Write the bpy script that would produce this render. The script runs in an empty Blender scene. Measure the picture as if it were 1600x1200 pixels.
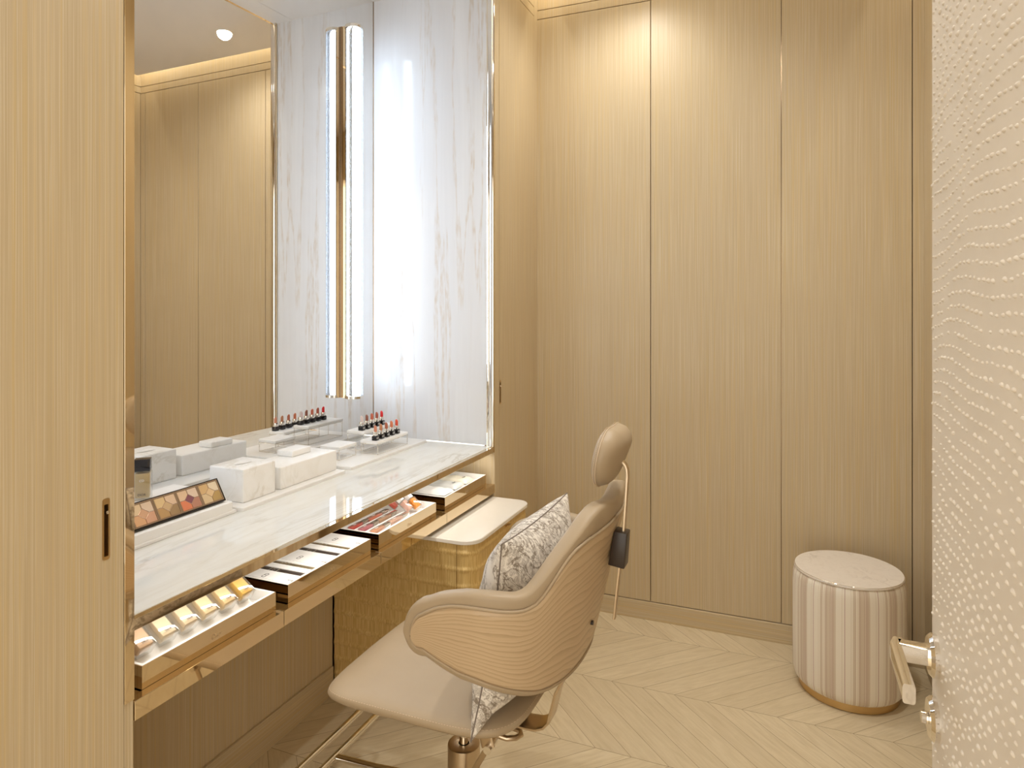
import bpy, bmesh, math, random
import numpy as np
from mathutils import Vector, Matrix
random.seed(7)
PI = math.pi
R = math.radians
sc = bpy.context.scene
COL = sc.collection

# ------------------------------------------------------------------ camera, world, lights, exposure
cam = bpy.data.cameras.new('camera')
cam.lens = 1050 / 1600 * 36
cam.sensor_width = 36
cam.shift_y = -(600 - 478) / 1600
cam.clip_start = 0.02
camo = bpy.data.objects.new('camera', cam)
COL.objects.link(camo)
camo.location = (1.07, 0, 1.35)
camo.rotation_euler = (R(90), 0, R(22.41))
sc.camera = camo

sc.view_settings.view_transform = 'Standard'
sc.view_settings.look = 'None'
sc.view_settings.exposure = 0.46
sc.view_settings.gamma = 1
sc.view_settings.use_curve_mapping = False
sc.cycles.max_bounces = 10
sc.cycles.diffuse_bounces = 5
sc.cycles.glossy_bounces = 6
sc.cycles.transmission_bounces = 6
sc.cycles.transparent_max_bounces = 12
sc.cycles.caustics_reflective = True
sc.cycles.caustics_refractive = False
sc.cycles.sample_clamp_indirect = 4

world = bpy.data.worlds.new('corridor light')
sc.world = world
world.use_nodes = True
bg = world.node_tree.nodes['Background']
bg.inputs[0].default_value = (1.0, 0.94, 0.83, 1)
bg.inputs[1].default_value = 1.9

WARM = (1.0, 0.975, 0.925)
def spot(name, loc, watts, size=R(165), blend=1.0, radius=.035, color=WARM, rot=(0, 0, 0)):
    l = bpy.data.lights.new(name, 'SPOT')
    l.energy = watts; l.spot_size = size; l.spot_blend = blend; l.shadow_soft_size = radius; l.color = color
    o = bpy.data.objects.new(name, l); o.location = loc; o.rotation_euler = rot
    COL.objects.link(o); return o
def strip(name, loc, sx, sy, watts, color, rot=(0, 0, 0), spread=R(180)):
    l = bpy.data.lights.new(name, 'AREA'); l.shape = 'RECTANGLE'; l.size = sx; l.size_y = sy
    l.energy = watts; l.color = color; l.spread = spread
    o = bpy.data.objects.new(name, l); o.location = loc; o.rotation_euler = rot
    COL.objects.link(o); return o
DL = [(.458, 2.56), (.56, 1.30), (.80, .38), (1.05, 1.75)]
for p, w in zip(DL, (25, 27, 2.5, 36)):
    spot('downlight_beam', (p[0], p[1], 2.735), w)
COVE = (1.0, 0.88, 0.66)
strip('cove_strip_light', (.77, 2.865, 2.85), 1.50, .02, 2.0, COVE)
strip('cove_strip_light', (.035, 1.45, 2.85), .02, 2.8, 2.0, COVE)
strip('cove_strip_light', (1.50, 1.45, 2.85), .02, 2.8, 2.0, COVE)

strip('under_counter_strip_light', (-.034, 1.63, .7745), .008, 1.52, .9, (1.0, .95, .88), (0, R(14), 0))

# ------------------------------------------------------------------ mesh helpers
def finish(bm, angle=35):
    me = bpy.data.meshes.new('m')
    bmesh.ops.recalc_face_normals(bm, faces=bm.faces[:])
    bm.to_mesh(me); bm.free()
    for p in me.polygons: p.use_smooth = True
    me.set_sharp_from_angle(angle=R(angle))
    return me
def root_loc(o):
    v = Vector((0, 0, 0))
    while o is not None:
        v = v + o.location; o = o.parent
    return v
def obj(name, bm, mat, parent=None, world=False, angle=35):
    """link bm as one mesh object; world=True: coordinates are in the room's frame"""
    if world and parent is not None:
        bmesh.ops.translate(bm, verts=bm.verts[:], vec=-root_loc(parent))
    me = finish(bm, angle) if isinstance(bm, bmesh.types.BMesh) else bm
    for m in (mat if isinstance(mat, (list, tuple)) else [mat]): me.materials.append(m)
    o = bpy.data.objects.new(name, me)
    COL.objects.link(o)
    if parent is not None: o.parent = parent
    return o
def thing(name, label, cat, loc=(0, 0, 0), rz=0, group=None):
    o = bpy.data.objects.new(name, None); COL.objects.link(o)
    o.empty_display_size = .05
    o.location = loc; o.rotation_euler = (0, 0, rz)
    return tag(o, label, cat, group)
def tag(o, label, cat, group=None):
    o['label'] = label; o['category'] = cat
    if group: o['group'] = group
    return o
def struct(name, bm, mat, **k):
    o = obj(name, bm, mat, **k); o['kind'] = 'structure'; return o
def dup(root, loc=None, rz=None, rot=None, label=None, group=None):
    r = root.copy(); COL.objects.link(r)
    if loc is not None: r.location = loc
    if rz is not None: r.rotation_euler = (0, 0, rz)
    if rot is not None: r.rotation_euler = rot
    if label: r['label'] = label
    if group: r['group'] = group
    for ch in list(root.children):
        c = ch.copy(); COL.objects.link(c); c.parent = r
        for g in ch.children:
            d = g.copy(); COL.objects.link(d); d.parent = c
    return r
def remat(root, part, mat):
    for c in root.children:
        if c.name.split('.')[0] == part:
            c.data = c.data.copy(); c.data.materials.clear(); c.data.materials.append(mat)

def NB(): return bmesh.new()
def box(bm, x0, x1, y0, y1, z0, z1, bev=0, seg=2, mtx=None):
    b = bmesh.new()
    bmesh.ops.create_cube(b, size=1)
    for v in b.verts:
        v.co = Vector(((x0 + x1) / 2 + v.co.x * (x1 - x0), (y0 + y1) / 2 + v.co.y * (y1 - y0), (z0 + z1) / 2 + v.co.z * (z1 - z0)))
    if bev: bmesh.ops.bevel(b, geom=b.edges[:], offset=bev, segments=seg, profile=.5, affect='EDGES')
    merge(bm, b, mtx); return bm
def merge(bm, b, mtx=None):
    if mtx is not None: bmesh.ops.transform(b, matrix=mtx, verts=b.verts[:])
    me = bpy.data.meshes.new('t'); b.to_mesh(me); b.free(); bm.from_mesh(me); bpy.data.meshes.remove(me)
def lathe(bm, prof, n=48, cx=0, cy=0, sx=1, sy=1, mtx=None, close=False):
    b = bmesh.new(); rings = []
    for r, z in prof:
        if r < 1e-6: rings.append([b.verts.new((cx, cy, z))])
        else: rings.append([b.verts.new((cx + r * sx * math.cos(2 * PI * i / n), cy + r * sy * math.sin(2 * PI * i / n), z)) for i in range(n)])
    if close: rings.append(rings[0])
    for a, c in zip(rings, rings[1:]):
        if len(a) == 1 and len(c) == 1: continue
        for i in range(n):
            j = (i + 1) % n
            if len(a) == 1: b.faces.new((a[0], c[j], c[i]))
            elif len(c) == 1: b.faces.new((a[i], a[j], c[0]))
            else: b.faces.new((a[i], a[j], c[j], c[i]))
    merge(bm, b, mtx); return bm
def tube(bm, pts, r, n=12, flat=None, up=Vector((0, 0, 1))):
    """sweep a circle (or a rounded flat bar: flat=(half_w, half_t)) along pts"""
    b = bmesh.new(); P = [Vector(p) for p in pts]; rings = []
    for i, p in enumerate(P):
        d = (P[min(i + 1, len(P) - 1)] - P[max(i - 1, 0)]).normalized()
        a = up.cross(d)
        if a.length < 1e-3: a = Vector((0, 1, 0)).cross(d)
        a.normalize(); c = d.cross(a)
        rr = r[i] if isinstance(r, (list, tuple)) else r
        ring = []
        for k in range(n):
            t = 2 * PI * k / n + PI / n
            if flat:
                ct, st = math.cos(t), math.sin(t)
                ux = math.copysign(abs(ct) ** .35, ct) * flat[0]; uy = math.copysign(abs(st) ** .35, st) * flat[1]
            else: ux, uy = rr * math.cos(t), rr * math.sin(t)
            ring.append(b.verts.new(p + a * ux + c * uy))
        rings.append(ring)
    for A, B in zip(rings, rings[1:]):
        for k in range(n): b.faces.new((A[k], A[(k + 1) % n], B[(k + 1) % n], B[k]))
    b.faces.new(rings[0][::-1]); b.faces.new(rings[-1])
    merge(bm, b); return bm
def rrect(x0, x1, y0, y1, radii, n=10):
    """outline; radii for corners (x0y0, x1y0, x1y1, x0y1)"""
    out = []
    for (cx, cy, a0), r in zip(((x0, y0, 180), (x1, y0, 270), (x1, y1, 0), (x0, y1, 90)), radii):
        ox = cx + (r if cx == x0 else -r); oy = cy + (r if cy == y0 else -r)
        m = n if r > 0 else 0
        for i in range(m + 1):
            a = R(a0 + (90 * i / m if m else 0)); out.append((ox + r * math.cos(a), oy + r * math.sin(a)))
    return out
def prism(bm, loops, mtx=None):
    """loops: list of (outline, z), joined in order and capped"""
    b = bmesh.new(); rs = [[b.verts.new((x, y, z)) for x, y in o] for o, z in loops]
    n = len(rs[0])
    for A, B in zip(rs, rs[1:]):
        for i in range(n): b.faces.new((A[i], A[(i + 1) % n], B[(i + 1) % n], B[i]))
    b.faces.new(rs[0][::-1]); b.faces.new(rs[-1])
    merge(bm, b, mtx); return bm
def text_bm(s, size, mtx, ext=.0002):
    cu = bpy.data.curves.new('t', 'FONT'); cu.body = s; cu.size = size; cu.extrude = ext; cu.align_x = 'CENTER'; cu.align_y = 'CENTER'
    o = bpy.data.objects.new('t', cu); COL.objects.link(o)
    dg = bpy.context.evaluated_depsgraph_get(); ev = o.evaluated_get(dg)
    me = bpy.data.meshes.new_from_object(ev)
    bm = bmesh.new(); bm.from_mesh(me); bmesh.ops.transform(bm, matrix=mtx, verts=bm.verts[:])
    bpy.data.objects.remove(o); bpy.data.curves.remove(cu); bpy.data.meshes.remove(me)
    return bm
def axes(o, x, y):
    x = Vector(x).normalized(); y = Vector(y).normalized(); z = x.cross(y)
    m = Matrix((x, y, z)).transposed().to_4x4(); m.translation = Vector(o); return m

# ------------------------------------------------------------------ material helpers
class NT:
    def __init__(s, name):
        s.m = bpy.data.materials.new(name); s.m.use_nodes = True; s.t = s.m.node_tree; s.n = s.t.nodes
        s.b = s.n['Principled BSDF']; s.out = s.n['Material Output']
    def new(s, typ, **k):
        o = s.n.new(typ)
        for a, v in k.items(): setattr(o, a, v)
        return o
    def lk(s, a, b): s.t.links.new(a, b)
    def pos(s, scale=(1, 1, 1), rot=(0, 0, 0), coord='pos'):
        mp = s.new('ShaderNodeMapping'); mp.inputs['Scale'].default_value = scale; mp.inputs['Rotation'].default_value = rot
        if coord == 'pos': s.lk(s.new('ShaderNodeNewGeometry').outputs['Position'], mp.inputs[0])
        elif coord == 'uv': s.lk(s.new('ShaderNodeTexCoord').outputs['UV'], mp.inputs[0])
        else: s.lk(s.new('ShaderNodeTexCoord').outputs['Object'], mp.inputs[0])
        return mp.outputs[0]
    def noise(s, vec, scale=1, detail=4, rough=.55, dist=0):
        o = s.new('ShaderNodeTexNoise'); o.inputs['Scale'].default_value = scale; o.inputs['Detail'].default_value = detail
        o.inputs['Roughness'].default_value = rough; o.inputs['Distortion'].default_value = dist
        s.lk(vec, o.inputs['Vector']); return o.outputs['Fac']
    def ramp(s, fac, stops, interp='LINEAR'):
        o = s.new('ShaderNodeValToRGB'); cr = o.color_ramp; cr.interpolation = interp
        while len(cr.elements) < len(stops): cr.elements.new(.5)
        for e, (p, c) in zip(cr.elements, stops):
            e.position = p; e.color = (*c, 1) if len(c) == 3 else c
        s.lk(fac, o.inputs[0]); return o.outputs[0]
    def mix(s, fac, a, b, typ='MIX'):
        o = s.new('ShaderNodeMix', data_type='RGBA', blend_type=typ)
        for i, v in ((0, fac), (6, a), (7, b)):
            if hasattr(v, 'node'): s.lk(v, o.inputs[i])
            else: o.inputs[i].default_value = v if i == 0 else (*v, 1)
        return o.outputs[2]
    def math(s, op, a, b=0, c=0):
        o = s.new('ShaderNodeMath', operation=op)
        for i, v in enumerate((a, b, c)):
            if hasattr(v, 'node'): s.lk(v, o.inputs[i])
            else: o.inputs[i].default_value = v
        return o.outputs[0]
    def bump(s, h, strength=.2, dist=.001):
        o = s.new('ShaderNodeBump'); o.inputs['Strength'].default_value = strength; o.inputs['Distance'].default_value = dist
        s.lk(h, o.inputs['Height']); s.lk(o.outputs[0], s.b.inputs['Normal'])
    def set(s, **k):
        nm = {'color': 'Base Color', 'rough': 'Roughness', 'metal': 'Metallic', 'spec': 'Specular IOR Level', 'trans': 'Transmission Weight',
              'ior': 'IOR', 'coat': 'Coat Weight', 'coatr': 'Coat Roughness', 'sheen': 'Sheen Weight', 'sss': 'Subsurface Weight', 'alpha': 'Alpha'}
        for a, v in k.items():
            i = s.b.inputs[nm[a]]
            if hasattr(v, 'node'): s.lk(v, i)
            elif a == 'color': i.default_value = (*v, 1)
            else: i.default_value = v
        return s
def plain(name, color, rough=.5, metal=0, var=.04, **k):
    t = NT(name); f = t.noise(t.pos((1, 1, 1), coord='obj'), 30, 3)
    c2 = tuple(max(0, min(1, c * (1 - var))) for c in color)
    t.set(color=t.mix(f, color, c2), rough=rough, metal=metal, **k); return t.m

def wood(name, axis, dark, light, streak, fine=420, amt=.5):
    """brushed limed oak with grain along axis"""
    t = NT(name)
    def sc3(a, b): return tuple(b if i == axis else a for i in range(3))
    f1 = t.noise(t.pos(sc3(fine, 2.2)), 1, 3, .6)
    f2 = t.noise(t.pos(sc3(190, 1.4)), 1, 2, .5)
    f3 = t.noise(t.pos(sc3(5, .6)), 1, 2)
    base = t.ramp(f2, [(.30, dark), (.70, light)])
    f4 = t.noise(t.pos(sc3(150, .8)), 1, 2, .5)
    base = t.mix(t.ramp(f4, [(.52, (0, 0, 0)), (.62, (.45, .45, .45))]), base, (.60, .44, .20))
    base = t.mix(t.math('MULTIPLY', t.ramp(f1, [(.52, (0, 0, 0)), (.60, (1, 1, 1))]), amt), base, streak)
    base = t.mix(t.math('MULTIPLY', t.math('SUBTRACT', f3, .35), .12), base, tuple(c * .82 for c in dark))
    t.set(color=base, rough=.42, spec=.4); t.bump(f1, .25, .0006)
    return t.m
OAK_D, OAK_L, OAK_S = (.51, .40, .245), (.57, .46, .30), (.66, .575, .42)
M = {}
M['oak'] = wood('limed_oak', 2, OAK_D, OAK_L, OAK_S)
M['oak_x'] = wood('limed_oak_skirting', 0, OAK_D, OAK_L, OAK_S)
M['oak_y'] = wood('limed_oak_skirting_side', 1, OAK_D, OAK_L, OAK_S)

def floor_mat():
    t = NT('chevron_oak_floor')
    sx = t.new('ShaderNodeSeparateXYZ'); t.lk(t.new('ShaderNodeNewGeometry').outputs['Position'], sx.inputs[0])
    X, Y = sx.outputs[0], sx.outputs[1]
    H = .377
    yy = t.math('SUBTRACT', Y, 1.995)
    p = t.math('PINGPONG', yy, H)
    row = t.math('FLOOR', t.math('DIVIDE', yy, H))
    u = t.math('DIVIDE', t.math('SUBTRACT', t.math('ADD', X, p), .523 - 1.11), .111)
    k = t.math('FLOOR', u); fr = t.math('FRACT', u)
    e1 = t.math('MINIMUM', fr, t.math('SUBTRACT', 1, fr))
    e2 = t.math('MINIMUM', p, t.math('SUBTRACT', H, p))
    gap = t.math('MAXIMUM', t.math('LESS_THAN', e1, .010), t.math('LESS_THAN', e2, .0010))
    cid = t.new('ShaderNodeCombineXYZ'); t.lk(k, cid.inputs[0]); t.lk(row, cid.inputs[1])
    wn = t.new('ShaderNodeTexWhiteNoise', noise_dimensions='2D'); t.lk(cid.outputs[0], wn.inputs['Vector'])
    v = t.math('SUBTRACT', X, p)
    gv = t.new('ShaderNodeCombineXYZ')
    t.lk(t.math('MULTIPLY', u, 3.0), gv.inputs[0]); t.lk(t.math('MULTIPLY', v, 3.0), gv.inputs[1])
    t.lk(t.math('ADD', t.math('MULTIPLY', k, 7.3), t.math('MULTIPLY', row, 3.1)), gv.inputs[2])
    g = t.noise(gv.outputs[0], 2.2, 6, .62, .6)
    gv2 = t.new('ShaderNodeCombineXYZ'); t.lk(t.math('MULTIPLY', u, 40), gv2.inputs[0]); t.lk(t.math('MULTIPLY', v, 6), gv2.inputs[1]); t.lk(k, gv2.inputs[2])
    g2 = t.noise(gv2.outputs[0], 1, 3)
    col = t.ramp(g, [(.3, (.60, .50, .33)), (.55, (.70, .60, .42)), (.8, (.77, .67, .49))])
    col = t.mix(t.math('MULTIPLY', g2, .25), col, (.48, .35, .19))
    col = t.mix(t.math('MULTIPLY', wn.outputs[0], .38), col, (.52, .42, .27))
    col = t.mix(t.math('MULTIPLY', gap, .75), col, (.20, .13, .06))
    t.set(color=col, rough=.38, spec=.4)
    t.bump(t.math('SUBTRACT', t.math('MULTIPLY', g2, .15), gap), .3, .001)
    return t.m
M['floor'] = floor_mat()

def marble(name, base, vein, axis_scale, amount=.5, rough=.06, vscale=1.0, coord='pos', fleck=0):
    t = NT(name)
    v = t.pos(axis_scale, coord=coord)
    n1 = t.noise(v, 1.0 * vscale, 6, .62, .9)
    n2 = t.noise(v, 2.7 * vscale, 5, .6, 1.2)
    ridge = t.math('ABSOLUTE', t.math('SUBTRACT', n1, .5))
    vm = t.ramp(ridge, [(0, (1, 1, 1)), (.035, (0, 0, 0))])
    soft = t.ramp(n2, [(.48, (0, 0, 0)), (.75, (1, 1, 1))])
    msk = t.math('MULTIPLY', t.ramp(t.noise(v, .6 * vscale, 2), [(.45, (0, 0, 0)), (.65, (1, 1, 1))]), vm)
    col = t.mix(t.math('MULTIPLY', soft, amount * .45), base, vein)
    col = t.mix(t.math('MULTIPLY', msk, amount), col, tuple(c * .85 for c in vein))
    t.set(color=col, rough=rough, spec=.5)
    return t
M['counter'] = marble('polished_white_marble', (.79, .785, .75), (.55, .48, .37), (9, 1.6, 3), .55, .05).m
def onyx():
    t = NT('white_onyx'); v = t.pos((16, 16, .9))
    n1 = t.noise(v, .55, 5, .6, .5); n2 = t.noise(t.pos((60, 60, 2.0)), .6, 4, .6, .6); n3 = t.noise(v, .25, 3)
    n4 = t.noise(t.pos((70, 70, 22)), 1, 4)
    col = t.ramp(n1, [(.3, (.80, .81, .835)), (.55, (.76, .765, .785)), (.72, (.82, .83, .85))])
    col = t.mix(t.math('MULTIPLY', t.ramp(n2, [(.55, (0, 0, 0)), (.8, (1, 1, 1))]), .18), col, (.66, .58, .50))
    m = t.math('MULTIPLY', t.ramp(t.math('ABSOLUTE', t.math('SUBTRACT', t.noise(v, .45, 5, .6, .35), .53)), [(0, (1, 1, 1)), (.028, (0, 0, 0))]), t.ramp(n3, [(.42, (0, 0, 0)), (.62, (1, 1, 1))]))
    m = t.math('MULTIPLY', m, t.ramp(n4, [(.35, (.15, .15, .15)), (.65, (1, 1, 1))]))
    col = t.mix(t.math('MULTIPLY', m, .6), col, (.58, .45, .31))
    t.set(color=col, rough=.10, spec=.5); return t.m
M['onyx'] = onyx()
M['block_marble'] = marble('honed_white_marble', (.93, .915, .89), (.58, .50, .35), (6, 6, 6), .35, .35, 1.0).m
M['white_stone'] = plain('white_composite', (.90, .885, .86), .35)
M['stool_top'] = marble('taupe_veined_marble', (.80, .735, .66), (.55, .47, .40), (14, 14, 14), .5, .3).m
M['slab'] = plain('ivory_stone_top', (.86, .82, .75), .25)
M['ceil'] = plain('ceiling_paint', (.84, .83, .84), .8, var=.01)
M['niche_ceil'] = plain('white_lacquer', (.82, .80, .78), .35, var=.01)
M['plaster'] = plain('corridor_plaster', (.80, .76, .70), .8)
def metal(name, c, r, aniso=0):
    t = NT(name); f = t.noise(t.pos((4, 4, 4)), 3, 3)
    t.set(color=t.mix(f, c, tuple(x * .93 for x in c)), metal=1, rough=r); return t.m
M['bronze'] = metal('polished_bronze', (.80, .66, .46), .035)
M['bronze_d'] = metal('bronze_shadow_slot', (.34, .24, .15), .25)
M['chrome'] = metal('polished_nickel', (.88, .84, .78), .05)
M['steel'] = metal('champagne_metal', (.62, .50, .36), .28)
M['brass'] = metal('satin_brass', (.66, .46, .22), .3)
M['mirror'] = metal('silvered_glass', (.90, .885, .86), .0)
M['dark'] = plain('black_plastic', (.035, .022, .016), .35)
M['black_gloss'] = plain('black_lacquer', (.012, .009, .010), .12)
M['shadow'] = plain('brown_carcass', (.30, .20, .11), .5)  # the carcass's own brown, seen behind the drawer trays

def leather():
    t = NT('taupe_leather'); v = t.pos((1, 1, 1), coord='obj')
    vo = t.new('ShaderNodeTexVoronoi'); vo.inputs['Scale'].default_value = 900; t.lk(v, vo.inputs['Vector'])
    t.set(color=t.mix(t.noise(v, 12, 3), (.46, .36, .245), (.42, .325, .215)), rough=.42, spec=.4)
    t.bump(vo.outputs['Distance'], .12, .0004); return t.m
M['leather'] = leather()
M['thread'] = plain('cream_thread', (.70, .56, .40), .7)
def shell_wood():
    t = NT('ash_veneer'); v = t.pos((1, 1, 1), coord='uv')
    sp = t.new('ShaderNodeSeparateXYZ'); t.lk(v, sp.inputs[0])
    w1 = t.noise(t.pos((3.4, 1.8, 1), coord='uv'), 1, 2, .5); w2 = t.noise(t.pos((14, 10, 1), coord='uv'), 1, 3, .5)
    vv_ = t.math('ADD', t.math('ADD', sp.outputs[1], t.math('MULTIPLY', w1, .34)), t.math('MULTIPLY', w2, .05))
    ring = t.math('FRACT', t.math('MULTIPLY', vv_, 17))
    ring2 = t.math('FRACT', t.math('MULTIPLY', vv_, 39))
    fib = t.noise(t.pos((18, 420, 1), coord='uv'), 1, 3)
    col = t.ramp(ring, [(0, (.60, .455, .29)), (.55, (.57, .42, .26)), (.9, (.44, .305, .17)), (.98, (.42, .29, .16)), (1, (.60, .455, .29))])
    col = t.mix(t.math('MULTIPLY', t.math('GREATER_THAN', ring2, .8), .28), col, (.42, .29, .17))
    col = t.mix(t.math('MULTIPLY', fib, .45), col, (.66, .52, .36))
    t.set(color=col, rough=.36, spec=.4); t.bump(fib, .1, .0005); return t.m
M['ash'] = shell_wood()
def toile():
    t = NT('toile_fabric'); v = t.pos((1, 1, 1), coord='obj')
    n = t.noise(v, 17, 6, .6, 1.5); n2 = t.noise(v, 42, 5, .62, 2.4); d = t.noise(v, 9, 3, .5, .4)
    l1 = t.ramp(t.math('ABSOLUTE', t.math('SUBTRACT', n, .5)), [(0, (1, 1, 1)), (.014, (.75, .75, .75)), (.03, (0, 0, 0))])
    l2 = t.ramp(t.math('ABSOLUTE', t.math('SUBTRACT', n2, .5)), [(0, (1, 1, 1)), (.03, (0, 0, 0))])
    den = t.ramp(d, [(.36, (0, 0, 0)), (.52, (1, 1, 1))])
    fill = t.ramp(n2, [(.5, (0, 0, 0)), (.62, (1, 1, 1))])
    k = t.math('ADD', t.math('MULTIPLY', l1, .55), t.math('MULTIPLY', den, t.math('ADD', t.math('MULTIPLY', l2, .55), t.math('MULTIPLY', fill, .45))))
    k = t.math('MINIMUM', t.math('MULTIPLY', k, 1.5), .9)
    t.set(color=t.mix(k, (.82, .77, .70), (.20, .15, .10)), rough=.85, sheen=.2)
    w = t.new('ShaderNodeTexWave'); w.inputs['Scale'].default_value = 500; t.lk(v, w.inputs['Vector']); t.bump(w.outputs['Fac'], .15, .0005)
    return t.m
M['toile'] = toile()
M['piping'] = plain('grey_piping', (.22, .18, .15), .7)
def gold_tex():
    t = NT('gilt_ribbed_veneer')
    f = t.noise(t.pos((330, 330, 9)), 1, 4, .65); f2 = t.noise(t.pos((120, 120, 5)), 1, 4)
    col = t.ramp(f, [(.3, (.55, .36, .12)), (.5, (.72, .51, .20)), (.72, (.86, .68, .34))])
    t.set(color=col, metal=.25, rough=t.math('ADD', t.math('MULTIPLY', f2, .25), .22)); t.bump(f, .45, .0008); return t.m
M['gilt'] = gold_tex()
def door_mat():
    t = NT('pearl_relief_plaster'); v = t.pos((60, 14, 26))
    f = t.noise(v, 1, 4); t.set(color=t.mix(f, (.72, .645, .545), (.66, .585, .485)), rough=.5, spec=.4); t.bump(f, .25, .002); return t.m
M['relief'] = door_mat()
def stripes():
    t = NT('striped_fabric'); s = t.new('ShaderNodeSeparateXYZ'); t.lk(t.pos((1, 1, 1), coord='obj'), s.inputs[0])
    a = t.math('ADD', t.math('DIVIDE', t.math('ARCTAN2', s.outputs[1], s.outputs[0]), 2 * PI), .5 + .012)
    f = t.math('FRACT', t.math('MULTIPLY', a, 11))
    W, T, D, Pn = (.80, .735, .62), (.62, .52, .40), (.56, .44, .33), (.45, .26, .22)
    st = [(0, W), (.03, T), (.05, W), (.07, D), (.13, T), (.22, D), (.26, W), (.27, Pn), (.28, D), (.35, T), (.40, W), (.58, T), (.59, W), (.655, Pn), (.675, W), (.70, W), (.84, T), (.855, W), (.90, T), (.97, D), (.985, W)]
    col = t.ramp(f, st, 'CONSTANT')
    wv = t.noise(t.pos((500, 500, 500), coord='obj'), 1, 2)
    t.set(color=t.mix(t.math('MULTIPLY', wv, .2), col, (.80, .72, .62)), rough=.75, sheen=.15); t.bump(wv, .2, .0004); return t.m
M['stripe'] = stripes()
def emit(name, c, s):
    t = NT(name); e = t.new('ShaderNodeEmission'); e.inputs[0].default_value = (*c, 1); e.inputs[1].default_value = s
    t.lk(e.outputs[0], t.out.inputs[0]); return t.m
M['lamp_core'] = emit('lamp_core', (.70, .84, 1.0), 12.5)
M['dl_glow'] = emit('downlight_glow', (1, .93, .82), 6)
def flute_glass():
    t = NT('fluted_glass')
    tr = t.new('ShaderNodeBsdfTransparent'); sx = t.new('ShaderNodeSeparateXYZ'); t.lk(t.pos((1, 1, 1), coord='obj'), sx.inputs[0])
    fr = t.math('FRACT', t.math('MULTIPLY', t.math('DIVIDE', t.math('ARCTAN2', sx.outputs[1], sx.outputs[0]), 2 * PI), 24))
    t.lk(t.ramp(fr, [(0, (.03, .034, .04)), (.05, (.05, .055, .06)), (.16, (.97, .98, 1)), (.84, (.97, .98, 1)), (.95, (.05, .055, .06)), (1, (.03, .034, .04))]), tr.inputs[0])  # dark lines painted along the grooves, standing in for refraction shading
    tl = t.new('ShaderNodeBsdfTranslucent'); tl.inputs[0].default_value = (.9, .93, 1, 1)
    gl = t.new('ShaderNodeBsdfGlossy'); gl.inputs[0].default_value = (.28, .30, .33, 1); gl.inputs['Roughness'].default_value = .05
    m1 = t.new('ShaderNodeMixShader'); m1.inputs[0].default_value = .05; t.lk(tr.outputs[0], m1.inputs[1]); t.lk(tl.outputs[0], m1.inputs[2])
    lw = t.new('ShaderNodeLayerWeight'); lw.inputs[0].default_value = .25
    m2 = t.new('ShaderNodeMixShader'); t.lk(lw.outputs['Facing'], m2.inputs[0]); t.lk(m1.outputs[0], m2.inputs[1]); t.lk(gl.outputs[0], m2.inputs[2])
    t.lk(m2.outputs[0], t.out.inputs[0]); return t.m
M['flute'] = flute_glass()
def glassy(name, c, a=.5):
    """clear or tinted thin glass as a blend of see-through and gloss"""
    t = NT(name)
    tr = t.new('ShaderNodeBsdfTransparent'); tr.inputs[0].default_value = (*c, 1)
    gl = t.new('ShaderNodeBsdfGlossy'); gl.inputs['Roughness'].default_value = .03
    lw = t.new('ShaderNodeLayerWeight'); lw.inputs[0].default_value = .45
    m = t.new('ShaderNodeMixShader'); t.lk(t.math('ADD', t.math('MULTIPLY', lw.outputs['Facing'], .6), .08), m.inputs[0]); t.lk(tr.outputs[0], m.inputs[1]); t.lk(gl.outputs[0], m.inputs[2])
    t.lk(m.outputs[0], t.out.inputs[0]); return t.m
M['glass'] = glassy('clear_glass', (.95, .96, .95))
M['ink'] = plain('dark_print', (.05, .035, .03), .5)

# ------------------------------------------------------------------ room shell
XR, YB, ZC = 1.537, 2.90, 2.74          # right wall, back wall, ceiling underside
Y0, Y1 = .825, 2.416                    # alcove opening along the left wall
ZN = 2.642                              # alcove ceiling
ZT = 3.0
FR = -.10                               # front wall face
b = NB(); box(b, -.75, XR + .12, -1.6, YB + .12, -.06, 0); struct('floor', b, M['floor'])
# back wall panels with shadow gaps, groove lines at 2.665 and 2.706
b = NB()
g = .0016
xs = [0, .519, 1.041, 1.497, XR + .05]
for a, c in zip(xs, xs[1:]): box(b, a + (g if a else -.05), c - g, YB, YB + .02, .079, 2.665 - g, .0008, 1)
box(b, -.05, XR + .05, YB, YB + .02, 2.665 + g, 2.706 - g, .0008, 1)
box(b, -.05, XR + .05, YB, YB + .02, 2.706 + g, ZT, .0008, 1)
struct('wall_back', b, M['oak'])
b = NB(); box(b, -.1, XR + .1, YB + .02, YB + .04, 0, ZT); struct('wall_back_lining', b, M['bronze_d'])
b = NB(); box(b, -.002, XR, YB - .006, YB + .019, 0, .076, .001, 1); struct('baseboard_back', b, M['oak_x'])
# right wall
b = NB()
for a, c in ((.0, .62), (.62, 1.24), (1.24, 1.86), (1.86, 2.48), (2.48, YB)):
    box(b, XR, XR + .02, a + FR * (a == 0) + g, c - g, 0, 2.665 - g, .0008, 1)
for z0, z1 in ((2.665, 2.706), (2.706, ZT)): box(b, XR, XR + .02, FR, YB, z0 + g, z1 - g, .0008, 1)
struct('wall_right', b, M['oak'])
b = NB(); box(b, XR + .02, XR + .04, FR - .1, YB + .04, 0, ZT); struct('wall_right_lining', b, M['bronze_d'])
# front wall with the doorway the camera stands in
b = NB(); box(b, -.02, .28, FR - .12, FR, 0, ZT); box(b, 1.26, XR + .04, FR - .12, FR, 0, ZT); box(b, .28, 1.26, FR - .12, FR, 2.35, ZT)
struct('wall_front', b, M['oak'])
b = NB(); box(b, -.75, XR + .12, -1.6, FR - .12, 2.5, 2.56); struct('ceiling_corridor', b, M['plaster'])
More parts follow.
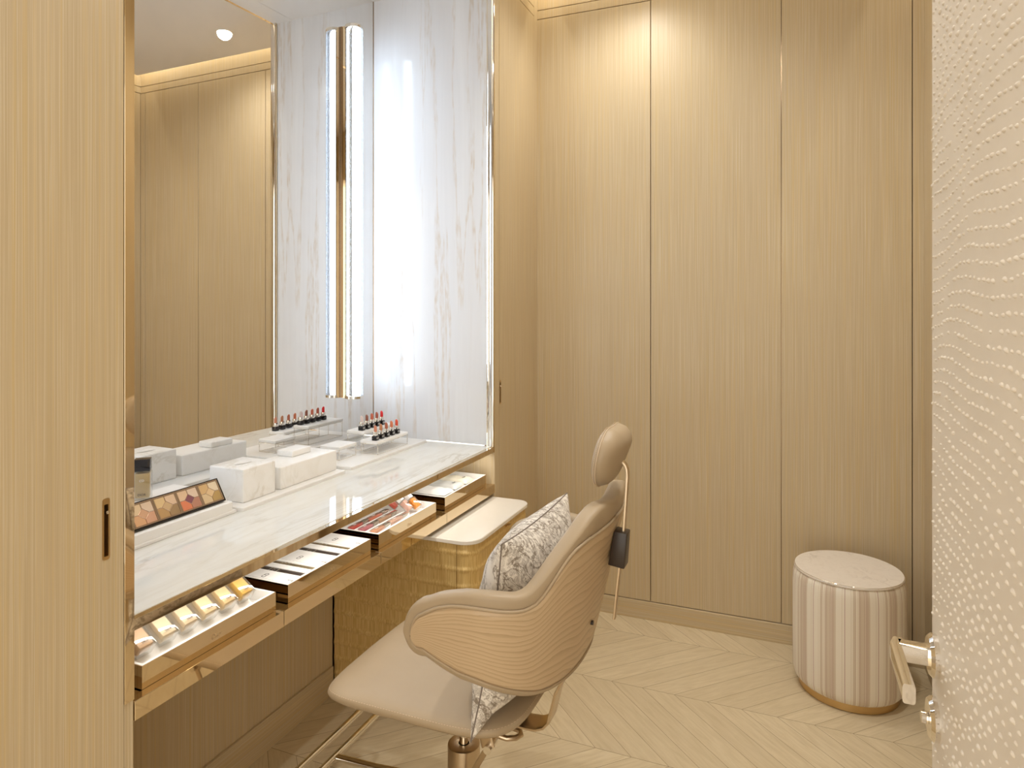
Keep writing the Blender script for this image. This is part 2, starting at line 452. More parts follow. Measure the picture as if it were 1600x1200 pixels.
# left wall: pier beyond the alcove, header over it, and the wall behind the near door panel
b = NB()
box(b, -.02, 0, Y1 + .0012, 2.461 - g, 0, ZT, .0006, 1)
box(b, -.02, 0, 2.858 + .0006, YB, 0, ZT, .0006, 1)
box(b, -.02, 0, 2.461 + .001, 2.8575, 2.665 + g, 2.706 - g, .0006, 1)
box(b, -.02, 0, 2.461 + .001, 2.8575, 2.706 + g, ZT, .0006, 1)
box(b, -.02, 0, FR, Y1, 2.665 + g, 2.706 - g, .0006, 1)
box(b, -.02, 0, FR, Y1, 2.706 + g, ZT, .0006, 1)
box(b, -.02, 0, Y0 + .001, Y1, ZN + .022, 2.665 - g)
struct('wall_left', b, M['oak'])
b = NB(); box(b, -.05, -.021, 2.43, YB + .04, 0, ZT); box(b, -.05, -.021, FR - .1, Y0 - .005, 0, ZT); box(b, -.05, -.021, Y0 - .02, 2.43, ZN + .025, ZT)
struct('wall_left_lining', b, M['bronze_d'])
b = NB(); box(b, -.0, .006, 2.461, YB - .006, 0, .076, .001, 1); struct('baseboard_left', b, M['oak_y'])

def flush_pull(parent, y, zc, h=.104):
    bm = NB()
    o = rrect(y - .0065, y + .0065, zc - h / 2, zc + h / 2, (.004,) * 4, 5)
    i = rrect(y - .0038, y + .0038, zc - h / 2 + .006, zc + h / 2 - .010, (.0015,) * 4, 5)
    b = bmesh.new()
    ro = [b.verts.new((.0003, p[0], p[1])) for p in o]; r1 = [b.verts.new((.0012, p[0], p[1])) for p in o]
    r2 = [b.verts.new((.0012, p[0], p[1])) for p in i]; r3 = [b.verts.new((-.010, p[0], p[1])) for p in i]
    n = len(o)
    for A, B in ((ro, r1), (r1, r2), (r2, r3)):
        for k in range(n): b.faces.new((A[k], A[(k + 1) % n], B[(k + 1) % n], B[k]))
    b.faces.new(r3[::-1]); merge(bm, b)
    p = obj('flush_pull', bm, M['brass'], parent, world=True)
    bm = NB(); box(bm, -.0095, -.0088, y - .0036, y + .0036, zc - h / 2 + .007, zc + h / 2 - .011)
    obj('pull_recess', bm, M['dark'], p, world=True)
    bm = NB(); box(bm, -.004, .003, y - .0005, y + .0045, zc + h / 2 - .027, zc + h / 2 - .021, .0015, 2)
    obj('thumb_latch', bm, M['chrome'], p, world=True)
def panel_with_slot(x0, x1, y0, y1, z0, z1, sy, sz, h):
    bm = NB(); a, c = sy - .0045, sy + .0045; d, e = sz - h / 2 + .004, sz + h / 2 - .008
    for q in ((y0, a, z0, z1), (c, y1, z0, z1), (a, c, z0, d), (a, c, e, z1)): box(bm, x0, x1, *q)
    return bm
zp = 1.35 - (813.5 - 478) / 1050 * 1.18
dn = struct('door_1', panel_with_slot(-.02, 0, FR, Y0 - .002, .004, 2.665 - g, .790, .972, .104), M['oak'])
flush_pull(dn, .790, .972)
dn = struct('door_2', panel_with_slot(-.02, 0, 2.461 + g, 2.8575, .079, 2.665 - g, 2.4705, 1.005, .096), M['oak'])
flush_pull(dn, 2.4705, 1.005, .096)

# room ceiling: slab floating clear of the walls, with the cove above
b = NB(); box(b, .085, XR - .085, FR - .0, YB - .085, ZC, ZC + .03)
struct('ceiling', b, M['ceil'])
b = NB(); box(b, -.05, XR + .05, FR - .12, YB + .04, ZT, ZT + .03); struct('ceiling_upper', b, M['ceil'])
for i, p in enumerate(DL):
    t = thing('downlight', ['round recessed ceiling light near the back wall, seen in the mirror', 'round recessed ceiling light above the makeup chair',
              'round recessed ceiling light by the doorway', 'round recessed ceiling light above the stool side of the room'][i], 'ceiling light', (p[0], p[1], ZC))
    bm = NB(); lathe(bm, [(.033, -.0005), (.033, -.0025), (.040, -.003), (.042, 0), (.033, 0)], 32); obj('bezel', bm, M['niche_ceil'], t)
    bm = NB(); lathe(bm, [(0, -.0008), (.033, -.0008)], 32); obj('diffuser', bm, M['dl_glow'], t)

# alcove
XM = -.563; TILT = R(-1.0)
b = NB(); box(b, -.64, -.0305, Y1, Y1 + .02, .80, ZN); struct('wall_alcove_far', b, M['onyx'])
b = NB(); box(b, -.64, -.002, Y0 - .0, Y0 + .018, .80, ZN); struct('wall_alcove_near', b, M['onyx'])
b = NB(); box(b, -.64, -.12, Y0, Y1 + .02, ZN, ZN + .02); box(b, -.118, -.014, Y0, Y1 + .02, ZN, ZN + .02); struct('ceiling_alcove', b, M['niche_ceil'])
b = NB(); box(b, -.64, -.002, Y1, Y1 + .02, 0, .7755); struct('wall_alcove_lower', b, M['oak'])
b = NB(); box(b, -.66, -.64, Y0 - .02, Y1 + .04, 0, 2.7); struct('wall_alcove_rear', b, M['oak'])
b = NB()
box(b, -.64, -.002, Y0 - .0, Y0 + .018, 0, .7755); struct('wall_alcove_lower_near', b, M['oak'])
# knee space back panel
b = NB(); box(b, -.42, -.40, Y0 + .018, 1.925, 0, .60); struct('wall_kneespace', b, M['oak'])
b = NB(); box(b, -.40, -.392, Y0 + .018, 1.92, 0, .10, .001, 1); struct('baseboard_kneespace', b, M['oak_y'])

# mirror, slightly off square to the room
q0 = Vector((XM, Y1, 0)); dirm = Vector((-math.sin(TILT), math.cos(TILT), 0)); nrm = Vector((math.cos(TILT), math.sin(TILT), 0))
def mp(s, d, z):
    p = q0 + dirm * s + nrm * d; return (p.x, p.y, z)
L = Y1 - Y0 - .018
bm = bmesh.new()
vs = [bm.verts.new(mp(s, d, z)) for s, d, z in ((-L, 0, .7975), (0, 0, .7975), (0, 0, ZN), (-L, 0, ZN), (-L, -.012, .7975), (0, -.012, .7975), (0, -.012, ZN), (-L, -.012, ZN))]
for f in ((0, 1, 2, 3), (4, 7, 6, 5), (0, 4, 5, 1), (1, 5, 6, 2), (2, 6, 7, 3), (3, 7, 4, 0)): bm.faces.new([vs[i] for i in f])
mir = obj('wall_mirror', bm, M['mirror'])
tag(mir, 'tall frameless mirror filling the back of the vanity alcove', 'mirror')
# thin dark joint where mirror meets the onyx
b = NB(); tube(b, [mp(-.001, .0005, .798), mp(-.001, .0005, ZN)], .0017, 6); struct('trim_1', b, M['bronze_d'])

# ------------------------------------------------------------------ vanity
van = thing('vanity', 'built-in marble makeup vanity with polished bronze edges and four shallow drawers', 'vanity', (-.2, 1.62, 0))
b = NB(); box(b, -.63, -.0155, Y0 + .0182, Y1 - .0005, .777, .797, .0008, 1); obj('countertop', b, M['counter'], van, world=True)
b = NB()   # ledge and face of the bronze edge, with the vertical frame
box(b, -.015, 0, Y0 + .0182, 1.62 - .0006, .7755, .7955, .0005, 1); box(b, -.015, 0, 1.62 + .0006, Y1 - .0115, .7755, .7955, .0005, 1)
obj('edge_trim', b, M['bronze'], van, world=True)
b = NB(); box(b, -.0015, .0012, Y0 - .0008, Y0 + .0182, .655, ZN + .02, .0004, 1); box(b, -.03, .0005, Y1 - .011, Y1 - .0002, .7755, ZN + .02, .0004, 1)
box(b, -.0135, .0005, Y0 + .018, Y1 - .011, ZN, ZN + .02, .0004, 1)
obj('frame_trim', b, M['bronze'], van, world=True)
b = NB(); lathe(b, [(0, .798), (.0155, .798), (.0155, ZN), (0, ZN)], 20, -.0135, Y1 - .008, 1, .35)
obj('corner_reveal', b, M['chrome'], van, world=True)
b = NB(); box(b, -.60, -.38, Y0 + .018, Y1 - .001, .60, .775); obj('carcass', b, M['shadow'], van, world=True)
b = NB(); box(b, -.379, -.022, Y0 + .0185, Y1 - .0005, .6385, .6485); obj('drawer_shelf', b, M['bronze'], van, world=True)
b = NB(); box(b, -.379, -.022, Y0 + .0185, 1.92, .618, .630); obj('underside_panel', b, M['oak_y'], van, world=True)
DY = [(.845, 1.2245), (1.2265, 1.6195), (1.6215, 2.0165), (2.0185, Y1 - .0008)]
TR = [(.875, 1.22), (1.261, 1.599), (1.639, 1.978), (2.040, 2.380)]
TXF, TZ0, TZ1 = -.020, .6505, .6935
def lining(y0, y1, floor_z, solid=None):
    """white tray liner: walls 5 mm, floor at floor_z"""
    b = NB(); x1 = TXF - .0012; x0 = -.355; w = .0055; a, c = y0 + .0012, y1 - .0012
    box(b, x0, x1, a, c, TZ0 + .002, floor_z)
    box(b, x1 - w, x1, a, c, floor_z, TZ1); box(b, x0, x0 + w, a, c, floor_z, TZ1)
    box(b, x0 + w, x1 - w, a, a + w, floor_z, TZ1); box(b, x0 + w, x1 - w, c - w, c, floor_z, TZ1)
    return b
FLZ = [.668, .6925, .672, .672]
drawers = []
for k in range(4):
    y0, y1 = DY[k]; a, c = TR[k]
    b = NB(); box(b, -.020, 0, y0, y1, .615, .650, .0006, 1)
    d = obj('drawer', b, M['bronze'], van, world=True)
    b = NB()
    box(b, TXF - .001, TXF, a, c, TZ0, TZ1 - .0006); box(b, -.36, TXF - .001, a, a + .001, TZ0, TZ1 - .0006); box(b, -.36, TXF - .001, c - .001, c, TZ0, TZ1 - .0006)
    box(b, -.36, TXF - .001, a + .001, c - .001, TZ0, TZ0 + .0015)
    obj('tray', b, M['bronze'], d, world=True)
    if k != 1: obj('tray_lining', lining(a, c, FLZ[k]), M['white_stone'], d, world=True)
    b = NB(); box(b, -.30, TXF - .010, a + .01, c - .01, .6486, TZ0 - .0001); obj('tray_runner', b, M['bronze_d'], d, world=True)
    bm = text_bm('Dior', .014, axes((TXF + .0002, (a + c) / 2, .672), (0, 1, 0), (0, 0, 1)), .0002)
    obj('lettering', bm, M['steel'], d, world=True)
    drawers.append(d)

# insert of the first drawer: a slanted white bed with slots for the bottles
a, c = TR[0]
b = bmesh.new()
pr = [(-.032, .6685), (-.032, .672), (-.115, .728), (-.20, .728), (-.20, .6685)]
l0 = [b.verts.new((x, a + .010, z)) for x, z in pr]; l1 = [b.verts.new((x, c - .045, z)) for x, z in pr]
for i in range(5): b.faces.new((l0[i], l0[(i + 1) % 5], l1[(i + 1) % 5], l1[i]))
b.faces.new(l0[::-1]); b.faces.new(l1)
bm = NB(); merge(bm, b)
obj('slanted_insert', bm, M['white_stone'], drawers[0], world=True)
slope = math.atan2(.728 - .672, .083)
FC = [(.66, .44, .28), (.72, .58, .40), (.72, .56, .38), (.74, .56, .34), (.72, .52, .28), (.70, .42, .10)]
fnd = None
ordw = ['peach', 'pale ivory', 'light beige', 'pale yellow', 'warm beige', 'golden amber']
def foundation(name, label, tint, loc, group=None):
    """bottle standing along +z, base at origin, flat front facing -y; glass block with tinted core"""
    t = thing(name, label, 'makeup bottle', loc, 0, group)
    b = NB(); box(b, -.015, .015, -.011, .011, .006, .062, .002, 2); obj('liquid', b, tint, t)
    b = NB(); box(b, -.018, .018, -.014, .014, 0, .066, .003, 2); obj('glass_body', b, M['glass'], t)
    b = NB(); box(b, -.0165, .0165, -.0125, .0125, .067, .094, .001, 2); return t, b
for i, yy in enumerate([.903, .954, 1.005, 1.056, 1.107, 1.158]):
    tint = plain('foundation_' + ordw[i].replace(' ', '_'), FC[i], .3)
    if i == 0:
        fnd, cb = foundation('foundation_bottle', '', tint, (0, 0, 0), 'foundation bottles in the first drawer')
        obj('cap', cb, M['glass'], fnd); t = fnd
        obj('lettering', text_bm('DIOR', .006, axes((0, -.0143, .014), (1, 0, 0), (0, 0, 1))), M['ink'], fnd)
    else:
        t = dup(fnd); remat(t, 'liquid', tint)
    t['label'] = ordw[i] + ' foundation bottle leaning in the shallow tray ' + ['beside the near door panel', 'second along from the near door panel', 'third along from the near door panel',
             'fourth along from the near door panel', 'just before the amber one', 'last before the tray corner'][i]
    # bottle axis up the slope (towards -x), flat face looking out and up
    ax = Vector((-math.cos(slope), 0, math.sin(slope))); nn = Vector((math.sin(slope), 0, math.cos(slope)))
    m = Matrix((Vector((0, 1, 0)), -nn, ax)).transposed().to_4x4()
    m.translation = Vector((-.052, yy, .6885)) + nn * .0165
    t.rotation_euler = m.to_euler(); t.location = m.translation

# second drawer: flush white insert with seven long slots holding compacts
a, c = TR[1]; n = 7
b = NB(); x1 = TXF - .0012; kinds = ['w', 'k', 'g', 'w', 'k', 'g', 'w']
slots = []; widths = {'w': .0, 'k': .018, 'g': .014}
ys = [a + .082, a + .117, a + .192, a + .227]
cuts = [(1.324, .0205, 'k'), (1.365, .0165, 'g'), (1.466, .0205, 'k'), (1.513, .0165, 'g')]
prev = a + .0012
for cy, w, kd in cuts:
    box(b, -.355, x1, prev, cy - w / 2, TZ0 + .002, TZ1); box(b, -.028, x1, cy - w / 2, cy + w / 2, TZ0 + .002, TZ1)
    box(b, -.355, -.028, cy - w / 2, cy + w / 2, TZ0 + .002, TZ0 + .030)
    prev = cy + w / 2
box(b, -.355, x1, prev, c - .0012, TZ0 + .002, TZ1)
obj('tray_lining', b, M['white_stone'], drawers[1], world=True)
M['champagne'] = metal('champagne_gold', (.70, .58, .38), .2)
def pencil(name, label, w, mat, y, loc_x=-.030, group=None):
    t = thing(name, label, 'makeup case', (loc_x, y, TZ0 + .0303), 0, group)
    b = NB(); box(b, -.15, 0, -w / 2 + .001, w / 2 - .001, 0, .012, .002, 2); obj('case', b, mat, t)
    b = NB(); box(b, -.078, -.074, -w / 2 + .0005, w / 2 - .0005, 0, .0123, .001, 1); box(b, -.100, -.097, -w / 2 + .0005, w / 2 - .0005, 0, .0123, .001, 1)
    obj('band', b, M['chrome'], t)
    obj('lettering', text_bm('CD', .011, axes((-.087, 0, .0121), (0, 1, 0), (-1, 0, 0))), M['chrome'], t)
    return t
pencil('mascara_case', 'black makeup stick with silver monogram, in the first slot of the flat white tray', .0205, M['dark'], cuts[0][0], group=None)
pencil('brow_case', 'champagne gold makeup stick with monogram beside the first black stick', .0165, M['champagne'], cuts[1][0])
pencil('mascara_case', 'black makeup stick with silver monogram, in the middle of the flat white tray', .0205, M['dark'], cuts[2][0])
pencil('brow_case', 'champagne gold makeup stick with monogram beside the second black stick', .0165, M['champagne'], cuts[3][0])
for i, (yy, wd) in enumerate(((1.286, .050), (1.411, .068), (1.558, .070))):
    t = thing('white_compact', ['flat white makeup card with monogram at the near end of the tray', 'flat white makeup card with monogram between the sticks of the tray',
        'flat white makeup card with monogram at the far end of the tray'][i], 'makeup card', (-.025, yy, TZ1))
    b = NB(); box(b, -.15, 0, -wd / 2 + .006, wd / 2 - .006, 0, .0016, .0005, 1); obj('card', b, M['niche_ceil'], t)
    obj('lettering', text_bm('CD', .016, axes((-.082, -.004, .0017), (0, 1, 0), (-1, 0, 0))), M['ink'], t)
    obj('small_print', text_bm('DIOR', .006, axes((-.006, -.005, .0017), (-1, 0, 0), (0, -1, 0))), M['ink'], t)

# third drawer: six lip glosses and three small bottles
a, c = TR[2]
gl = [('red', (.75, .10, .07), -.145, 0), ('rose pink', (.72, .22, .27), -.108, 0), ('orange', (.85, .38, .20), -.066, 0),
      ('coral', (.80, .22, .12), -.143, 1), ('tan', (.62, .36, .22), -.108, 1), ('peach', (.85, .50, .36), -.066, 1)]
b = NB()
for xx in (-.165, -.1265, -.087, -.044): box(b, xx - .002, xx + .002, a + .007, a + .245, FLZ[2], FLZ[2] + .012, .0008, 1)
obj('divider', b, M['white_stone'], drawers[2], world=True)
g0 = None
for nm, cc, xx, j in gl:
    mt = plain('gloss_' + nm.replace(' ', '_'), cc, .2)
    if g0 is None:
        g0 = thing('lip_gloss', '', 'lip gloss', (0, 0, 0), 0, 'lip glosses lying in the third drawer')
        b = NB(); box(b, -.0065, .0065, 0, .052, 0, .013, .003, 2); obj('vial', b, mt, g0)
        b = NB(); box(b, -.0075, .0075, -.002, .054, -.0002, .0145, .003, 2); obj('glass_sleeve', b, M['glass'], g0)
        b = NB(); box(b, -.0062, .0062, .0545, .084, .001, .0135, .0015, 2); obj('cap', b, M['chrome'], g0)
        obj('lettering', text_bm('Dior', .007, axes((0, .022, .0147), (0, 1, 0), (-1, 0, 0))), M['white_stone'], g0)
        t = g0
    else: t = dup(g0); remat(t, 'vial', mt)
    t.location = (xx, 1.674 + j * .093, FLZ[2] + .0004); t.scale = (1.25, 1.08 + .18 * j, 1.15)
    t['label'] = nm + ' lip gloss with silver cap, in the ' + ('nearer' if j == 0 else 'further') + ' half of the gloss tray'
for nm, cc, xx, yy, an in (('orange', (.92, .34, .03), -.056, 1.926, 0), ('pale pink', (.85, .50, .40), -.068, 1.897, 10), ('red', (.80, .12, .06), -.125, 1.905, 25)):
    t = thing('nail_polish', nm + ' small glass bottle leaning at the far end of the gloss tray', 'makeup bottle', (xx, yy, FLZ[2] + .014))
    b = NB(); box(b, -.010, .010, -.008, .008, .002, .034, .002, 2); obj('liquid', b, plain('polish_' + nm.replace(' ', '_'), cc, .25), t)
    b = NB(); box(b, -.012, .012, -.010, .010, 0, .037, .003, 2); obj('glass_body', b, M['glass'], t)
    b = NB(); box(b, -.009, .009, -.0075, .0075, .0375, .056, .001, 1); obj('cap', b, M['white_stone'], t)
    obj('lettering', text_bm('Dior', .006, axes((0, -.0103, .02), (1, 0, 0), (0, 0, 1))), M['ink'], t)
    t.rotation_euler = (Matrix.Rotation(R(90 + an), 3, 'Z') @ Matrix.Rotation(R(-50), 3, 'X')).to_euler(); t.scale = (1.12, 1.12, 1.12)
# fourth drawer: three soft pouches side by side
a, c = TR[3]
for i, (nm, cc, yy, wd) in enumerate((('white', (.90, .89, .87), a + .100, .075), ('pale grey', (.62, .62, .60), a + .188, .078), ('cream', (.85, .80, .66), a + .272, .072))):
    bm = bmesh.new(); NX, NY = 20, 12; top = {}; bot = {}
    for ix in range(NX + 1):
        for iy in range(NY + 1):
            u = ix / NX * 2 - 1; v = iy / NY * 2 - 1
            h = max(0, (1 - abs(u) ** 6)) ** .5 * max(0, (1 - abs(v) ** 4)) ** .5
            x = -.122 + u * .066; y = yy + v * wd / 2 * (1 - .04 * u * u)
            top[ix, iy] = bm.verts.new((x, y, FLZ[3] + .007 + .0125 * h + .0012 * math.sin(9 * u + i)))
            bot[ix, iy] = bm.verts.new((x, y, FLZ[3] + .007 - .0065 * h)) if 0 < ix < NX and 0 < iy < NY else top[ix, iy]
    for ix in range(NX):
        for iy in range(NY):
            bm.faces.new((top[ix, iy], top[ix + 1, iy], top[ix + 1, iy + 1], top[ix, iy + 1]))
            q = [bot[ix, iy], bot[ix, iy + 1], bot[ix + 1, iy + 1], bot[ix + 1, iy]]
            if len(set(q)) == 4: bm.faces.new(q)
    t = thing('makeup_tube', nm + ' soft tube lying in the drawer furthest along the vanity', 'makeup tube', (-.105, yy, FLZ[3]))
    obj('body', bm, plain('tube_' + nm.replace(' ', '_'), cc, .45), t, world=True, angle=60)
    if i: obj('lettering', text_bm('Dior', .011, axes((-.085, yy + .004, FLZ[3] + .0205), (0, 1, 0), (-1, 0, 0))), M['ink'], t, world=True)

# ------------------------------------------------------------------ lamps on the mirror
def vanity_lamp(y, label):
    s = (y - Y1) / math.cos(TILT); p = q0 + dirm * s + nrm * .047
    t = thing('vanity_light', label, 'wall light', (p.x, y, .985))
    z0, z1 = 0, 1.47; rr = .0345
    bm = bmesh.new(); N = 24; r0, r1 = [], []
    prof = []
    for i in range(N * 4):
        an = 2 * PI * i / (N * 4); k = (i % 4) / 4
        rad = rr - .0022 * (1 - abs(math.sin(PI * k)))
        prof.append((rad * math.cos(an), rad * math.sin(an)))
    A = [bm.verts.new((x, yy, z0 + .012)) for x, yy in prof]; B = [bm.verts.new((x, yy, z1 - .014)) for x, yy in prof]
    n = len(prof)
    for i in range(n): bm.faces.new((A[i], A[(i + 1) % n], B[(i + 1) % n], B[i]))
    obj('fluted_diffuser', bm, M['flute'], t, angle=15)
    bm = NB(); lathe(bm, [(0, z0 + .014), (.0165, z0 + .014), (.0165, z1 - .016), (0, z1 - .016)], 32, .009, .006); obj('light_tube', bm, M['lamp_core'], t)
    for za, zb, nm in ((z0, z0 + .012, 'end_cap'), (z1 - .014, z1, 'end_cap')):
        bm = NB(); lathe(bm, [(0, za), (rr + .0005, za), (rr + .002, za + .001), (rr + .002, zb - .001), (rr + .0005, zb), (0, zb)], 48); obj(nm, bm, M['chrome'], t)
    bm = NB(); box(bm, -.0468, -.020, -.022, .022, z0 + .002, z1 - .002, .001, 1); sp = obj('spine', bm, M['bronze'], t)
    bm = NB(); box(bm, -.0468, -.040, -.026, -.0222, z0 + .004, z1 - .004); box(bm, -.0468, -.040, .0222, .026, z0 + .004, z1 - .004); obj('spine_edge', bm, M['bronze_d'], sp)
    return t
vanity_lamp(2.218, 'tall fluted glass tube light with nickel caps, on the mirror beside the onyx wall')
vanity_lamp(1.050, 'fluted glass tube light on the mirror beside the near door panel')

# ------------------------------------------------------------------ things on the counter
ZK = .7972
def board(name, label, x0, x1, y0, y1, h=.010):
    b = NB(); o = rrect(x0, x1, y0, y1, (.006,) * 4, 4)
    i = rrect(x0 + .0015, x1 - .0015, y0 + .0015, y1 - .0015, (.005,) * 4, 4)
    prism(b, [(o, ZK), (o, ZK + h - .0015), (i, ZK + h)])
    return tag(obj(name, b, M['white_stone']), label, 'display board')
board('display_board', 'thin white stone board under the two marble boxes', -.530, -.285, 1.392, 1.845)
board('display_board', 'thin white stone board under the lipstick stands', -.530, -.290, 1.885, 2.392)
def marble_box(name, label, x0, x1, y0, y1, z1):
    t = thing(name, label, 'marble box', ((x0 + x1) / 2, (y0 + y1) / 2, ZK + .0102))
    b = NB(); box(b, x0, x1, y0, y1, ZK + .0102, z1, .004, 3); obj('body', b, M['block_marble'], t, world=True)
    return t
bx = marble_box('tissue_box', 'square white marble box near the eyeshadow palettes', -.441, -.316, 1.425, 1.551, .900)
b = NB(); lathe(b, [(0, .9003), (.026, .9003), (.030, .9012), (.026, .9004)], 32, -.38, 1.49, .55, 1); obj('slot_rim', b, M['white_stone'], bx, world=True)
bx = marble_box('cotton_box', 'long veined white marble box with a raised block on its lid', -.441, -.315, 1.572, 1.837, .8735)
b = NB(); box(b, -.436, -.374, 1.690, 1.780, .8736, .8930, .004, 3); obj('raised_block', b, M['block_marble'], bx, world=True)

def riser(label, x0, x1, y0, y1, zt):
    t = thing('display_stand', label, 'display stand', ((x0 + x1) / 2, (y0 + y1) / 2, ZK + .0102))
    z0 = ZK + .0102; zs = zt - .011
    b = NB(); o = rrect(x0, x1, y0, y1, (.003,) * 4, 3); i = rrect(x0 + .002, x1 - .002, y0 + .002, y1 - .002, (.003,) * 4, 3)
    prism(b, [(i, zs), (o, zs + .002), (o, zt - .002), (i, zt)]); obj('top_slab', b, M['white_stone'], t, world=True)
    w = .0022; b = NB(); e = .003
    X = (x0 + e, x1 - e); Yv = (y0 + e, y1 - e)
    for xx in X:
        for yy in Yv: box(b, xx - w / 2, xx + w / 2, yy - w / 2, yy + w / 2, z0, zs)
    for zz in (z0 + w / 2, zs - w / 2):
        for xx in X: box(b, xx - w / 2, xx + w / 2, Yv[0], Yv[1], zz - w / 2, zz + w / 2)
        for yy in Yv: box(b, X[0], X[1], yy - w / 2, yy + w / 2, zz - w / 2, zz + w / 2)
    obj('wire_frame', b, M['chrome'], t, world=True)
    return t
riser('low white-topped wire stand with five lipsticks, by the front of the board', -.390, -.312, 2.073, 2.283, .857)
riser('small empty white-topped wire stand beside the long marble box', -.470, -.386, 1.945, 2.048, .855)
riser('tall white-topped wire stand with five lipsticks, close to the mirror', -.478, -.400, 2.112, 2.322, .880)

lip0 = None
def lipstick(x, y, z, colr, label, group, bullet=True):
    global lip0
    if lip0 is None:
        lip0 = thing('lipstick', '', 'lipstick', (0, 0, 0))
        b = NB(); box(b, -.0098, .0098, -.0098, .0098, 0, .0165, .0015, 2); cb = obj('case', b, M['black_gloss'], lip0)
        obj('lettering', text_bm('CD', .009, axes((.0099, 0, .009), (0, 1, 0), (0, 0, 1))), M['white_stone'], cb)
        b = NB(); box(b, -.0068, .0068, -.0068, .0068, .0165, .0315, .001, 2); obj('collar', b, M['chrome'], lip0)
        b = NB(); pr = []
        lathe(b, [(0, .0315), (.0056, .0315), (.0056, .048), (.0052, .0510), (.0042, .0540), (.0026, .0562), (0, .0572)], 24)
        for v in b.verts:
            if v.co.z > .047: v.co.z -= (v.co.x + .005) * .55 * min(1, (v.co.z - .047) / .006)
        obj('bullet', b, M['ink'], lip0, angle=60)
        t = lip0; t.location = (x, y, z)
    else: t = dup(lip0, (x, y, z))
    t['label'] = label; t['group'] = group
    for c_ in t.children:
        if c_.name.startswith('bullet'):
            c_.data = c_.data.copy(); c_.data.materials.clear(); c_.data.materials.append(plain('lip_colour', colr, .35))
    return t
c1 = [('peach nude', (.62, .24, .14)), ('caramel', (.50, .22, .11)), ('brick brown', (.42, .12, .06)), ('coral brown', (.62, .18, .08)), ('orange red', (.68, .08, .03))]
c2 = [('pearl white', (.75, .62, .58)), ('chocolate brown', (.26, .085, .05)), ('terracotta', (.55, .13, .07)), ('rust', (.38, .09, .05)), ('bright red', (.70, .012, .015))]
for i, (nm, cc) in enumerate(c1): lipstick(-.333, 2.088 + i * .036, .8572, cc, nm + ' lipstick on the low stand at the front', 'lipsticks on the low stand')
for i, (nm, cc) in enumerate(c2): lipstick(-.422, 2.130 + i * .0335, .8802, cc, nm + ' lipstick on the tall stand by the mirror', 'lipsticks on the tall stand')

# palette display
t = thing('palette_stand', 'white stepped stone stand holding a row of eyeshadow palettes', 'display stand', (-.40, 1.10, ZK))
b = NB(); box(b, -.520, -.298, .865, 1.384, ZK, ZK + .008, .0015, 2); obj('base_board', b, M['white_stone'], t, world=True)
b = bmesh.new()
pr = [(-.302, ZK + .0082), (-.302, ZK + .030), (-.306, ZK + .0325), (-.322, ZK + .0325), (-.352, ZK + .084), (-.362, ZK + .084), (-.380, ZK + .056), (-.515, ZK + .056), (-.515, ZK + .0082)]
ly = [[b.verts.new((x, yy, z)) for x, z in pr] for yy in (.870, 1.372)]
for i in range(len(pr)): b.faces.new((ly[0][i], ly[0][(i + 1) % len(pr)], ly[1][(i + 1) % len(pr)], ly[1][i]))
b.faces.new(ly[0][::-1]); b.faces.new(ly[1]); bm = NB(); merge(bm, b); obj('stepped_block', bm, M['white_stone'], t, world=True)
ta = math.atan2(.0515, .030)
up = Vector((-.030, 0, .0515)).normalized(); nf = Vector((up.z, 0, -up.x))
PB = Vector((-.3195, 0, ZK + .0330)) + nf * .0004
def pal_mtx(y): # local: x along +y (room), y up the slope, z out
    return axes((PB.x, y, PB.z), (0, 1, 0), up)
PS = .0655; PHH = .064
tray = thing('palette_tray', 'long black lacquer tray framing the eyeshadow palettes', 'palette tray', tuple(PB) )
W5 = 5 * PS
b = NB(); box(b, -W5 - .006, 0, -.000, PHH, 0, .004, .0008, 1, pal_mtx(1.360)); o = obj('back_plate', b, M['black_gloss'], tray, world=True)
b = NB(); m_ = pal_mtx(1.360)
box(b, -W5 - .006, 0, 0, .004, .004, .009, .0005, 1, m_); box(b, -W5 - .006, 0, PHH - .002, PHH, .004, .009, .0005, 1, m_); box(b, -.003, 0, .004, PHH - .002, .004, .009, .0005, 1, m_)
obj('rim', b, M['black_gloss'], tray, world=True)
M['pal_frame'] = plain('taupe_lacquer', (.40, .27, .17), .25, metal=.3)
M['pal_line'] = metal('rose_gold_line', (.72, .50, .34), .25)
pc = [[(.66, .43, .20), (.80, .66, .46), (.74, .52, .28), (.70, .52, .30), (.47, .30, .10)],
      [(.75, .52, .33), (.76, .58, .43), (.24, .08, .10), (.72, .22, .10), (.48, .22, .14)],
      [(.74, .52, .26), (.74, .52, .34), (.62, .42, .22), (.50, .30, .12), (.35, .22, .10)],
      [(.76, .56, .34), (.74, .56, .40), (.66, .38, .22), (.72, .40, .20), (.66, .36, .22)],
      [(.60, .36, .16), (.80, .72, .62), (.70, .50, .34), (.62, .36, .14), (.55, .36, .20)]]
plab = ['five-pan eyeshadow palette in golden beiges, at the end beside the square marble box', 'five-pan eyeshadow palette with a plum centre and coral corner',
        'five-pan eyeshadow palette in olive golds between the plum and peach ones', 'five-pan eyeshadow palette in warm peach tones', 'five-pan eyeshadow palette partly hidden by the near door panel']
pm = {}
